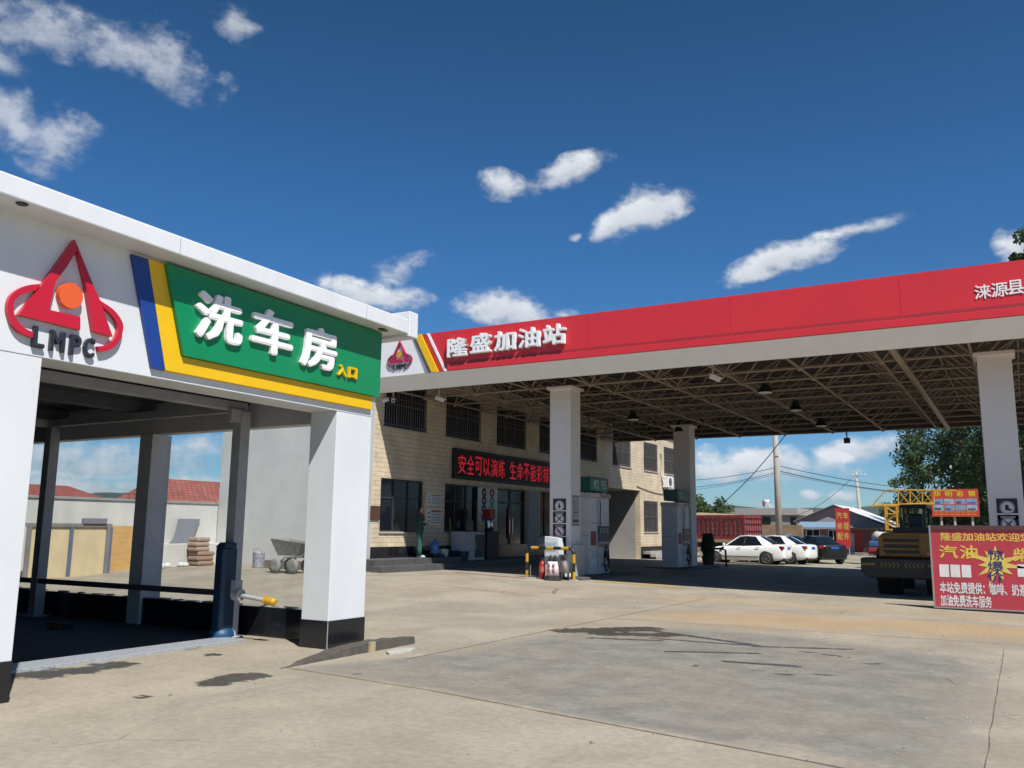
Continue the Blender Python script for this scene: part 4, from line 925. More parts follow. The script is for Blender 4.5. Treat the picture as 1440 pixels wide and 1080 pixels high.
def column_items():
    # round warning posters on the columns
    def posters(x, y, pxs, grp, labs):
        for (z, lab, glyph) in labs:
            t = thing('warning_poster', lab, 'poster', (x, y, z), grp); h = .22
            MB().box(x-h, x+h, y-.012, y-.001, z-h*1.15, z+h*1.15).build('board', mat('poster_navy', (.02,.024,.034), .5), t)
            MB().box(x-h*1.06, x+h*1.06, y-.014, y-.001, z+h*1.151, z+h*1.32).build('top_edge', paper_white, t)
            MB().lathe([(h*.72,0),(h*.72,.004)], (x, y-.0125, z+h*.15), (0,-1,0), n=24).build('disc', mat('disc_pink', (.58,.42,.44), .5), t)
            m = MB(); m.lathe([(h*.55,0),(h*.55,.003)], (x, y-.017, z+h*.15), (0,-1,0), n=20); m.build('disc_centre', paper_white, t)
            m = MB(); yy = y-.0205
            if glyph == 0: m.box(x-h*.1, x+h*.1, yy-.003, yy, z-h*.25, z+h*.5); m.box(x-h*.3, x+h*.3, yy-.003, yy, z-h*.05, z+h*.1)
            elif glyph == 1: m.obox((x, yy, z+h*.15), Vector((.35,0,.35))*h, Y*.002, Vector((-.05,0,.05))*h); m.obox((x, yy, z+h*.15), Vector((.35,0,-.35))*h, Y*.003, Vector((.05,0,.05))*h)
            elif glyph == 2: m.obox((x, yy, z+h*.15), Vector((.35,0,-.38))*h, Y*.002, Vector((.08,0,.08))*h); m.box(x-h*.25, x+h*.05, yy-.0035, yy, z+h*.05, z+h*.3)
            else: m.box(x-h*.2, x+h*.15, yy-.003, yy, z-h*.15, z+h*.45); m.box(x+h*.1, x+h*.35, yy-.003, yy, z-h*.2, z+h*.05)
            m.build('symbol', ink if glyph != 2 else red_paint, t)
            MB().box(x-h*.7, x+h*.7, y-.0165, y-.013, z-h*.98, z-h*.78).build('caption', mat('caption', (.4,.35,.36), .6), t)
    posters(-12.27, 24.1, None, 'warning posters on the canopy columns', [(2.28,'topmost of four round-symbol warning posters on the near column',0),(1.89,'round warning poster second from the top on the near column',1),
            (1.5,'round warning poster third from the top on the near column, red slash',2),(1.11,'lowest round warning poster on the near column, white symbol',3)])
    posters(-.30, 24.1, None, 'warning posters on the canopy columns', [(2.19,'upper round warning poster on the column behind the red board',3),(1.80,'lower round warning poster half hidden by the red board',1)])
    # notice and small markings on the side of the near column
    x = -11.9; pl = MB().box(x+.001, x+.01, 24.2, 24.7, 1.75, 2.6).build('notice', mat('notice_grey', (.42,.42,.41), .5), None, loc=(x, 24.45, 2.2)); tag(pl, 'grey framed notice on the side face of the near canopy column', 'notice')
    f = MB(); f.box(x+.0101, x+.014, 24.18, 24.72, 1.72, 1.75); f.box(x+.0101, x+.014, 24.18, 24.72, 2.6, 2.63); f.box(x+.0101, x+.013, 24.33, 24.36, 2.0, 2.5); f.box(x+.0101, x+.013, 24.36, 24.56, 2.1, 2.14); f.box(x+.0101, x+.013, 24.25, 24.65, 1.82, 1.9)
    f.build('notice_marks', ink, pl)
    b = MB().box(x+.001, x+.16, 24.15, 24.8, .2, 1.15).build('utility_box', mat('box_grey', (.45,.45,.45), .4), None, bevel=.02, loc=(x, 24.5, .2)); tag(b, 'grey metal utility box on the side of the near canopy column', 'box')
    # barrier : bent tube painted in yellow and black bands
    g = gz(-12.3, 23.3); y = 23.35
    xa, xb = at_y(741, 800, y).x, at_y(807, 800, y).x; hh = .92
    t = thing('barrier', 'yellow and black striped tube barrier in front of the near canopy column', 'barrier', ((xa+xb)/2, y, g))
    pts = [Vector((xa, y, g-.02+hh*.0))]; 
    path = [(xa,0),(xa,hh-.16)]+[(xa+.16-.16*math.cos(a), hh-.16+.16*math.sin(a)) for a in [i*math.pi/10 for i in range(1,6)]]+[(xb-.16+.16*math.sin(a), hh-.16+.16*math.cos(a)) for a in [i*math.pi/10 for i in range(0,6)]]+[(xb,0)]
    # resample evenly then alternate bands
    P = [Vector((a, y, g-.02+b)) for a, b in path]; L_ = [0]
    for i in range(1, len(P)): L_.append(L_[-1]+(P[i]-P[i-1]).length)
    def pt(s):
        for i in range(1, len(P)):
            if s <= L_[i]+1e-6: return P[i-1].lerp(P[i], (s-L_[i-1])/(L_[i]-L_[i-1]+1e-9))
        return P[-1]
    n = 13; my, mk = MB(), MB()
    for i in range(n):
        q = [pt(L_[-1]*(i+k/6)/n) for k in range(7)]; (my if i % 2 == 0 else mk).path(q, .048, 10, caps=False)
    my.build('yellow_bands', brass, t, smooth=True); mk.build('black_bands', black_plastic, t, smooth=True)
    m = MB(); [m.box(a-.1, a+.1, y-.1, y+.1, g-.03, g+.015) for a in (xa, xb)]; m.build('foot_plate', steel_grey, t)
    # fire extinguishers
    for px, yy, lab in ((762.5, 23.2, 'red fire extinguisher standing under the striped barrier'),):
        c = at_y(px, 812, yy); c.z = gz(c.x, yy); t = thing('fire_extinguisher', lab, 'extinguisher', c)
        MB().lathe([(.08,0),(.095,.01),(.095,.42),(.07,.50),(.03,.53),(.03,.56)], c, n=18).build('cylinder', red_paint, t, smooth=True)
        m = MB(); m.box(c.x-.02, c.x+.02, c.y-.03, c.y+.03, c.z+.56, c.z+.62); m.box(c.x-.13, c.x+.02, c.y-.012, c.y+.012, c.z+.62, c.z+.64); m.build('valve', black_plastic, t)
        MB().path([c+Vector((0,-.03,.6)), c+Vector((.1,-.06,.52)), c+Vector((.12,-.05,.3)), c+Vector((.11,-.03,.15))], .012, 6).build('hose', black_rubber, t)
        m = MB(); 
        for a in (-.4,): m.lathe([(.0965,.2),(.0965,.36)], c, n=18)
        m.build('label_band', mat('label_red', (.45,.12,.08), .5), t)
    c = at_y(746, 812, 23.25); c.z = gz(c.x, c.y); t = thing('post_stand', 'thin metal post on a small square foot beside the extinguisher', 'post', c)
    MB().tube(c, c+Z*.38, .018, n=8).build('pole', chrome, t); MB().box(c.x-.14, c.x+.2, c.y-.1, c.y+.1, c.z-.01, c.z+.02).build('foot', steel_grey, t)
    for px, yy, lab in ((774.0, 22.95, 'left of the two traffic cones, with a white sleeve of red characters'), (780.5, 23.02, 'right of the two traffic cones, with a white sleeve of red characters')):
        c = at_y(px, 815, yy); c.z = gz(c.x, yy); t = thing('traffic_cone', lab, 'traffic cone', c, 'traffic cones by the barrier')
        MB().lathe([(.19,0),(.2,.02),(.19,.045),(.15,.06),(.13,.14)], c, n=16).build('base', black_rubber, t)
        MB().lathe([(.131,.141),(.07,.54)], c, n=16).build('sleeve', mat('sleeve', (.75,.66,.68), .5), t, smooth=True)
        MB().lathe([(.07,.541),(.06,.6),(.028,.68),(.02,.72)], c, n=14).build('tip', black_rubber, t, smooth=True)
        m = MB(); text_into(m, '停', c+Vector((0,-.118,.42)), X, Z, .11, .11, .01, .02); text_into(m, '车', c+Vector((0,-.135,.27)), X, Z, .13, .12, .01, .02); m.build('characters', red_paint, t)
    c = at_y(779, 812, 23.62); g2 = .12; t = thing('supply_cabinet', 'white cabinet with slanted top standing behind the striped barrier', 'cabinet', (c.x, 23.62, g2))
    MB().prism([(-.26,0),(.24,0),(.24,.95),(.18,1.22),(-.26,1.27)], (c.x,23.5,g2), X, Z, Y, .3).build('body', mat('cabinet_white', (.62,.65,.68), .4), t, bevel=.015)
    MB().box(c.x-.22, c.x+.14, 23.49, 23.499, g2+.85, g2+1.1).build('label_panel', mat('panel_tint', (.4,.5,.62), .5), t)
    c = at_y(797, 808, 23.5); t = thing('steel_bin', 'shiny steel box on dark legs right of the white cabinet', 'bin', (c.x, 23.45, g2))
    MB().box(c.x-.17, c.x+.17, 23.3, 23.6, g2+.22, g2+.75).build('body', chrome, t, bevel=.01)
    m = MB(); [m.box(c.x+i*.13-.02, c.x+i*.13+.02, 23.45+j*.12-.02, 23.45+j*.12+.02, g2-.02, g2+.219) for i in (-1,1) for j in (-1,1)]; m.build('legs', black_plastic, t)
    # painted lines on the concrete at the edge of the forecourt
    def line(q, w, m_, nm):
        P = [on_ground(*p) for p in q]; mb = MB(); k = len(P); V_ = []; n_ = 10; pts = []
        for i in range(k-1):
            for s in range(n_): pts.append(P[i].lerp(P[i+1], s/n_))
        pts.append(P[-1])
        for p in pts: V_ += [(p.x, p.y-w/2, gz(p.x, p.y-w/2)+.005), (p.x, p.y+w/2, gz(p.x, p.y+w/2)+.005)]
        mb.add(V_, [(2*i, 2*i+2, 2*i+3, 2*i+1) for i in range(len(pts)-1)]); structure(mb.build(nm, m_, None))
    line([(838,817.5),(958,826.5)], .34, mat('line_yellow', (.55,.36,.05), .7, var=.25, scale=6), 'road_marking')
    line([(640,805),(738,813.5)], .16, mat('line_red', (.36,.12,.10), .7, var=.3, scale=6), 'road_marking')
column_items()

# ---------------------------------------------------------------- red price board at the right
def price_board():
    y = 22.0; x0, x1, z0, z1 = -1.85, .70, -.03, 1.78
    t = thing('price_board', 'big red price board with yellow and white characters standing at the right', 'sign', ((x0+x1)/2, y, z0))
    red = mat('board_red', (.46,.045,.065), .45, var=.07, scale=1.2)
    MB().box(x0+.03, x1-.03, y, y+.05, z0+.03, z1-.03).build('panel', red, t)
    m = MB(); m.box(x0-.005, x0+.03, y-.02, y+.07, z0, z1); m.box(x1-.03, x1+.005, y-.02, y+.07, z0, z1); m.box(x0+.031, x1-.031, y-.02, y+.07, z0, z0+.029)
    m.build('frame', chrome, t)
    MB().box(x0+.031, x1-.031, y-.03, y+.07, z1-.09, z1).build('top_rail', mat('rail_dark', (.10,.04,.04), .5), t)
    m = MB(); [m.tube((x, y+.07, z1-.1), (x, y+.7, z0-.05), .025, n=7) for x in (x0+.3, x1-.3)]; m.build('props', steel_grey, t)
    yel, wht, blu = mat('print_yellow', (.75,.52,.08), .5), mat('print_white', (.75,.73,.72), .5), mat('print_blue', (.03,.035,.16), .5)
    def txt(s, px0, py0, px1, py1, m_, bold, nm, w=0.006):
        a = at_y(px0, py1, y); b = at_y(px1, py0, y); mb = MB()
        text_into(mb, s, ((a.x+b.x)/2, y-.001, (a.z+b.z)/2), X, Z, b.x-a.x, b.z-a.z, w, bold); mb.build(nm, m_, t)
    txt('隆盛加油站欢迎您', 1323, 750, 1450, 760.5, yel, .025, 'characters')
    a = at_y(1323, 749, y); b = at_y(1340, 761, y)
    txt('汽', 1321, 767, 1346, 785, yel, .024, 'characters'); txt('油', 1350, 767, 1374, 786, yel, .024, 'characters')
    txt('柴', 1425, 771, 1448, 790, yel, .024, 'characters'); txt('油', 1453, 771, 1477, 791, yel, .024, 'characters')
    # star burst
    c = at_y(1401, 793, y); k = 11; rnd = random.Random(2); pts = []
    rad = [.46,.26,.40,.33,.62,.30,.40,.55,.36,.33,.56]
    for i in range(k):
        a1 = 2*math.pi*(i+.3)/k+.25; a2 = 2*math.pi*(i+.8)/k+.25
        pts += [(rad[i]*1.2*math.cos(a1), rad[i]*1.0*math.sin(a1)), (.20*math.cos(a2), .19*math.sin(a2))]
    MB().prism(pts, (c.x, y-.002, c.z), X, Z, -Y, .004).build('star_burst', mat('print_yellow2', (.72,.56,.12), .5), t)
    for s, py in (('惊', 780.5), ('爆', 796.5), ('价', 810.5)):
        q = at_y(1400, py, y); mb = MB(); text_into(mb, s, (q.x, y-.007, q.z), X, Z, .30, .225, .004, .010); mb.build('characters', blu, t)
    for px in (1320.5, 1425+5): 
        for i in range(3):
            a = at_y(px+i*15.6, 793.5+i*.4, y); b = at_y(px+i*15.6+14.6, 811.5+i*.4, y); MB().box(a.x, b.x, y-.006, y-.001, b.z, a.z).build('number_card', wht, t)
    txt('本站免费提供：咖啡、奶茶、', 1322, 822, 1447, 834, wht, .03, 'characters')
    txt('加油免费洗车服务', 1323, 838.5, 1394, 852, wht, .03, 'characters')
price_board()

# ---------------------------------------------------------------- vehicles
def make_sedan(label, paint, group):
    """local: nose at +x, centre of the wheelbase at the origin"""
    t = thing('parked_car', label, 'car', (0,0,0), group)
    # body: stations along x (front +2.2 .. rear -2.3), half width, bottom, belt/top height
    st = [(2.22,.55,.30,.60),(2.14,.74,.22,.68),(1.9,.84,.19,.76),(1.35,.885,.18,.86),(.95,.89,.18,.93),(.2,.895,.18,.95),(-.7,.895,.18,.965),(-1.3,.89,.18,1.0),(-1.85,.865,.2,1.035),(-2.16,.79,.25,1.02),(-2.27,.68,.36,.93)]
    def ring(x, w, zb, zt):
        half = [(0,zb),(w*.86,zb),(w*.985,zb+.1),(w,zb+(zt-zb)*.45),(w*.985,zb+(zt-zb)*.72),(w*.90,zt-.035),(w*.8,zt),(0,zt+.02)]
        return [(x,a,b) for a, b in half]+[(x,-a,b) for a, b in reversed(half[1:-1])]
    rings = [ring(*s) for s in st]; n = len(rings[0]); V_ = [p for r in rings for p in r]
    Fc = [(i*n+j, i*n+(j+1)%n, (i+1)*n+(j+1)%n, (i+1)*n+j) for i in range(len(rings)-1) for j in range(n)]+[tuple(range(n-1,-1,-1)), tuple((len(rings)-1)*n+j for j in range(n))]
    m = MB().add(V_, Fc); b = m.build('body', paint, t, smooth=True)
    bm = bmesh.new(); bm.from_mesh(b.data); bmesh.ops.recalc_face_normals(bm, faces=bm.faces); bm.to_mesh(b.data); bm.free()
    sb = b.modifiers.new('sub', 'SUBSURF'); sb.levels = sb.render_levels = 2
    cut = MB()
    for x in (1.33, -1.33): cut.lathe([(.355,-1.0),(.355,-.62)], (x,0,.32), (0,1,0), n=28); cut.lathe([(.355,.62),(.355,1.0)], (x,0,.32), (0,1,0), n=28)
    co = cut.build('cut', paint, None); bo = b.modifiers.new('arch', 'BOOLEAN'); bo.object = co; bo.operation = 'DIFFERENCE'; bo.solver = 'EXACT'
    dg = bpy.context.evaluated_depsgraph_get(); dg.update(); me = bpy.data.meshes.new_from_object(b.evaluated_get(dg)); b.modifiers.clear(); b.data = me
    if len(me.materials) == 0: me.materials.append(paint)
    for p in me.polygons: p.material_index = 0
    bpy.data.objects.remove(co)
    # arch linings
    for x in (1.33, -1.33):
        for s in (1, -1): MB().lathe([(.35,0),(.352,.22),(.2,.225)], (x, s*.62 if s > 0 else -.84, .32), (0,1,0), n=24).build('wheel_arch', black_plastic, t)
    # glass house between belt ring and roof ring
    lo = [(1.02,0),(.90,.55),(.72,.735),(-.2,.79),(-1.15,.76),(-1.62,.62),(-1.78,0)]
    up = [(.22,0),(.17,.40),(.08,.545),(-.35,.60),(-.78,.55),(-.95,.42),(-1.0,0)]
    zl = [.965,.955,.945,.96,.99,1.03,1.05]; zu = [1.415,1.405,1.385,1.435,1.40,1.405,1.415]
    A = [(lo[i][0],lo[i][1],zl[i]) for i in range(7)]+[(lo[i][0],-lo[i][1],zl[i]) for i in range(5,0,-1)]
    B = [(up[i][0],up[i][1],zu[i]) for i in range(7)]+[(up[i][0],-up[i][1],zu[i]) for i in range(5,0,-1)]
    k = len(A); side = {4, k-5}; MB().add(A+B, [(i,(i+1)%k,k+(i+1)%k,k+i) for i in range(k) if i not in side]).build('windows', glass_dark, t)
    B2 = [(x*1.0, y*1.02, z+.008) for x, y, z in B]
    C2 = [(x*.72-.12, y*.62, z+.045) for x, y, z in B]; D2 = [(-.37,0,1.475)]
    m = MB().add(B2+C2+D2, [(i,(i+1)%k,k+(i+1)%k,k+i) for i in range(k)]+[(k+i,k+(i+1)%k,2*k) for i in range(k)])
    m.build('roof', paint, t, smooth=True)
    for s in (1, -1):
        m = MB(); f = lambda i: Vector((A[i][0], A[i][1]*s*1.005, A[i][2])); g = lambda i: Vector((B[i][0], B[i][1]*s*1.01, B[i][2]))
        m.path([f(2), g(2), g(3), g(4), f(4)], [.04,.032,.03,.03,.035], 6)
        q = [f(4), f(5), g(5), g(4)]; n_ = (q[1]-q[0]).cross(q[3]-q[0]).normalized()*.008; n_ = n_ if n_.y*s > 0 else -n_
        m.add([p+n_ for p in q]+[p-n_*3 for p in q], [(0,1,2,3),(7,6,5,4),(0,4,5,1),(1,5,6,2),(2,6,7,3),(3,7,4,0)])
        m.build('pillar', paint, t)
    m = MB()
    for s in (1, -1):
        f = Vector((A[3][0], A[3][1]*s*1.004, A[3][2])); g = Vector((B[3][0]+.05, B[3][1]*s*1.004, B[3][2])); m.path([f, g], [.035,.03], 5)
    m.build('door_pillars', black_plastic, t)
    for s in (1, -1):
        MB().obox((.78, .93*s, 1.0), X*.06, Y*.09, Z*.065).build('mirror', paint, t, bevel=.03)
        for x in (.02, -.92): MB().box(x-.1, x+.1, .895*s-.01, .895*s+.012, .84, .865).build('handle', chrome, t)
        m = MB().box(-1.0, 1.0, .896*s-.006, .896*s+.008, .40, .425); m.build('door_trim', black_plastic, t)
        MB().obox((-2.03, .70*s, .87), Vector((.18,.045*s*-1,0)), Vector((.02,.09*s,0)), Z*.075).build('tail_lamp', tail_red, t, bevel=.02)
        MB().obox((1.98, .66*s, .70), Vector((.14,-.09*s,0)), Vector((.05,.08*s,0)), Z*.07).build('headlight', mat('lamp_clear', (.55,.57,.6), .1, coat=1), t, bevel=.02)
        for x in (1.33, -1.33):
            w = MB().lathe([(.20,0),(.305,.01),(.322,.04),(.322,.17),(.305,.2),(.20,.21)], (x, .68*s if s > 0 else -.89, .322), (0,1,0), n=28).build('wheel', black_rubber, t, smooth=True)
            m = MB(); yo = .895*s; m.path([(x+.2*math.cos(q*math.pi/12), yo, .322+.2*math.sin(q*math.pi/12)) for q in range(25)], .016, 6, caps=False)
            for q in range(5):
                a = 2*math.pi*q/5; e = Vector((math.cos(a), 0, math.sin(a))); m.obox(Vector((x, yo+.004*s, .322))+e*.11, e*.09, e.cross(Y)*.026, Y*.006)
            m.lathe([(.05,0),(.05,.02)], (x, yo-.004*s, .322), (0,s,0), n=12); m.build('rim', rim_m, w)
    MB().box(-2.285, -2.27, -.22, .22, .78, .90).build('number_plate', plate_blue, t); MB().box(-2.20, -1.9, -.70, .70, .24, .36).build('rear_valance', black_plastic, t, bevel=.02)
    MB().box(2.15, 2.235, -.45, .45, .42, .56).build('grille', black_plastic, t, bevel=.01)
    return t
def cars():
    g = 'cars parked beyond the canopy'
    specs = [('white sedan parked side on, nearest of the cars beyond the canopy', car_white, (-12.55, 45.7), 178),
             ('white sedan whose tail sticks out behind the nearest white sedan', car_white, (-11.75, 48.1), 170),
             ('dark grey car mostly hidden between the second white sedan and the black one', car_grey, (-12.05, 51.4), 166),
             ('black sedan with a blue number plate, rightmost of the parked cars', car_black, (-10.2, 51.5), 128)]
    for i, (lab, paint, (x, y), rz) in enumerate(specs):
        t = make_sedan(lab, paint, g); t.location = (x, y, gz(x, y)-.01); t.rotation_euler.z = R(rz)
cars()

def dump_truck():
    t = thing('dump_truck', 'red high-sided dump truck with a ribbed cargo box parked beyond the pump', 'truck', (0,0,0))
    L_, W_, z0, z1 = 6.2, 2.4, 1.35, 3.05
    m = MB(); m.box(-L_, 0, -W_/2, W_/2, z0, z0+.12); m.box(-L_, 0, -W_/2, -W_/2+.06, z0+.121, z1); m.box(-L_, 0, W_/2-.06, W_/2, z0+.121, z1); m.box(-.06, 0, -W_/2+.061, W_/2-.061, z0+.121, z1); m.box(-L_, -L_+.06, -W_/2+.061, W_/2-.061, z0+.121, z1+.25)
    bx = m.build('cargo_box', mat('box_rust', (.24,.16,.15), .75, var=.25, scale=3), t)
    m = MB(); k = 17
    for i in range(k+1):
        x = -L_+L_*i/k; wd = .045 if i % 4 else .08
        for s in (1, -1): m.box(x-wd, x+wd, s*W_/2-(.0 if s > 0 else .07), s*W_/2+(.07 if s > 0 else 0), z0, z1-.002)
    for z in (z0, z0+.55, z0+.9, z0+1.2, z1-.2):
        for s in (1, -1): m.box(-L_-.02, .02, s*W_/2-(-.071 if s > 0 else .09), s*W_/2+(.09 if s > 0 else -.071), z, z+(.05 if z < z1-.3 and z > z0 else .2))
    for i in range(8):
        y = -W_/2+W_*i/7; m.box(.001, .07, y-.04, y+.04, z0, z1)
    for z in (z0, z0+.6, z0+1.1, z1-.2): m.box(.071, .1, -W_/2, W_/2, z, z+.1)
    m.build('ribs', truck_red, bx)
    MB().add([(-L_+.1,-1.1,z1-.15),(-.1,-1.1,z1-.15),(-.1,1.1,z1-.15),(-L_+.1,1.1,z1-.15),(-L_*.7,0,z1+.22),(-L_*.25,0,z1+.1)], [(0,1,5,4),(1,2,5),(2,3,4,5),(3,0,4)]).build('load', mat('sand_load', (.36,.27,.17), .9, var=.2), t)
    m = MB(); m.box(-8.2, -.3, -.45, .45, .75, 1.1); m.box(-8.4, -L_-.2, -1.15, 1.15, .9, 1.1); m.build('chassis', black_plastic, t)
    m = MB(); m.prism([(-8.4,1.1),(-6.5,1.1),(-6.5,2.95),(-7.9,2.95),(-8.4,2.0)], (0,-1.2,0), X, Z, Y, 2.4); c = m.build('cab', truck_red, t, bevel=.06)
    m = MB(); [m.box(-7.7, -6.8, s*1.205-.004, s*1.205+.004, 2.05, 2.75) for s in (1,-1)]; m.build('window', glass_dark, c)
    for x in (-.95, -2.3, -7.3):
        for s in (1, -1):
            w = MB().lathe([(.28,0),(.5,.02),(.53,.06),(.53,.26),(.5,.3),(.28,.32)], (x, .85*s if s > 0 else -1.17, .52), (0,1,0), n=24).build('wheel', black_rubber, t, smooth=True)
            MB().lathe([(.28,0),(.25,.02),(.1,.05)], (x, s*1.15, .52), (0,s,0), n=16).build('hub', truck_red, w)
    m = MB(); [m.box(-.05, .0, s*.9-.2, s*.9+.2, .78, .95) for s in (1,-1)]; m.build('tail_lamp', tail_red, t)
    p = at_y(1060, 785, 56.5); t.location = (p.x, 56.5, gz(p.x, 56.5)-.05); t.rotation_euler.z = R(-37); t.scale = (.9, .9, .9)
    t.rotation_euler.z = R(-13)
dump_truck()

def wheel_loader():
    g = gz(-2.9, 26.5)
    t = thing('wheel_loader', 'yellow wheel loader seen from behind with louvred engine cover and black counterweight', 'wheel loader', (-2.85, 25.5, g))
    B_ = lambda x0, x1, y0, y1, z0, z1: MB().box(x0, x1, y0, y1, g+z0, g+z1)
    x0, x1 = -3.86, -1.86; xc = (x0+x1)/2
    m = MB(); m.prism([(x0,.62),(x0+.18,.46),(x1-.18,.46),(x1,.62),(x1,.98),(x0,.98)], (0,25.4,g), X, Z, Y, .9); cw = m.build('counterweight', black_plastic, t, bevel=.03)
    for s in (-1, 1):
        m = MB(); xs = xc-.12 if s < 0 else xc+.12
        for i in range(5): xx = xs+s*.1*i; m.prism([(0,0),(.04,0),(.04-s*.05,.07),(.04,.14),(0,.14),(-s*.05,.07)], (xx,25.397,g+.74), X, Z, -Y, .004)
        m.box(*sorted((xs+s*.52, xs+s*.85)), 25.393, 25.397, g+.78, g+.85)
        m.build('warning_marks', mat('dull_yellow', (.25,.17,.05), .7), cw)
    h0, h1 = -3.42, -1.9
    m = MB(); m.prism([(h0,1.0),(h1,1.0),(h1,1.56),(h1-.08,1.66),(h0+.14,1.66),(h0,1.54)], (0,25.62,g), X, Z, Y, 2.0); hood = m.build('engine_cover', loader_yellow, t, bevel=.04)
    m = MB(); [m.box(h0+.1, h1-.5, 25.56, 25.619, g+z, g+z+.055) for z in (1.05, 1.20, 1.35, 1.50)]; m.build('louvres', loader_yellow, hood, bevel=.01)
    m = MB(); m.box(h0+.13, h1-.53, 25.6, 25.619, g+1.115, g+1.19); m.box(h0+.13, h1-.53, 25.6, 25.619, g+1.265, g+1.34); m.box(h0+.13, h1-.53, 25.6, 25.619, g+1.415, g+1.49); m.build('grille', black_plastic, hood)
    for x in (h0+.12, h1-.12, h1-.3): MB().lathe([(.05,0),(.055,.03)], (x, 25.61, g+1.1), (0,-1,0), n=12).build('tail_lamp', tail_red if x < -3 else orange_logo, hood)
    m = MB(); m.box(h0+.35, h1+.02, 25.9, 27.4, g+1.661, g+1.8); m.tube((h0+.5,26.6,g+1.8), (h0+.5,26.6,g+2.0), .05, n=8); m.box(h0+.02, h0+.1, 25.65, 27.5, g+1.67, g+1.71); m.build('top_tray', black_plastic, hood)
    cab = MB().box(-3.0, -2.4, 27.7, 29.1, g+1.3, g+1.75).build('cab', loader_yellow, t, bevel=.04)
    [MB().box(x, x+.06, y, y+.06, g+1.751, g+2.36).build('cab_post', black_plastic, cab) for x in (-3.0, -2.46) for y in (27.7, 29.04)]
    MB().box(-3.06, -2.34, 27.6, 29.2, g+2.361, g+2.46).build('cab_roof', black_plastic, cab, bevel=.03); MB().box(-2.9, -2.5, 28.1, 28.25, g+1.751, g+2.2).build('seat', black_plastic, cab, bevel=.04)
    for y in (26.5, 29.4):
        for x in (-3.56, -2.35):
            w = MB().lathe([(.26,0),(.5,.01),(.58,.08),(.6,.16),(.6,.42),(.58,.5),(.5,.57),(.26,.58)], (x, y, g+.6), (1,0,0), n=32).build('wheel', black_rubber, t, smooth=True)
            m = MB()
            for i in range(22):
                a = 2*math.pi*i/22; e = Vector((0, math.cos(a), math.sin(a))); f = e.cross(X)
                m.obox(Vector((x+.15, y, g+.6))+e*.605, X*.14+f*.05, f*.03, e*.03); m.obox(Vector((x+.43, y, g+.6))+e.lerp(f, .0)*.605, X*.14-f*.05, f*.03, e*.03)
            m.build('tread', black_rubber, w); MB().lathe([(.26,0),(.2,.03),(.1,.06)], (x, y, g+.6), (-1,0,0), n=18).build('hub', loader_yellow, w)
    m = MB(); m.tube((-3.0,26.5,g+.6), (-2.3,26.5,g+.6), .16, n=10); m.tube((-3.0,29.4,g+.6), (-2.3,29.4,g+.6), .16, n=10); m.box(-2.95, -2.1, 26.0, 30.0, g+.65, g+1.02); m.build('axles', black_plastic, t)
    m = MB()
    for s in (-2.95, -2.2): m.path([(s,29.4,g+1.5), (s,30.8,g+1.35), (s,31.9,g+.6)], .12, 8)
    m.build('lift_arm', loader_yellow, t); m = MB(); m.prism([(31.8,.15),(32.8,.12),(33.0,.2),(32.0,.3),(31.85,1.1),(31.7,1.1)], (-3.9,0,g), Y, Z, X, 2.2); m.build('bucket', loader_yellow, t)
    # fenders
    m = MB(); [m.box(x, x+.62, 26.0, 27.2, g+1.24, g+1.29) for x in (-3.46, -2.37)]; m.build('fender', black_plastic, t)
wheel_loader()

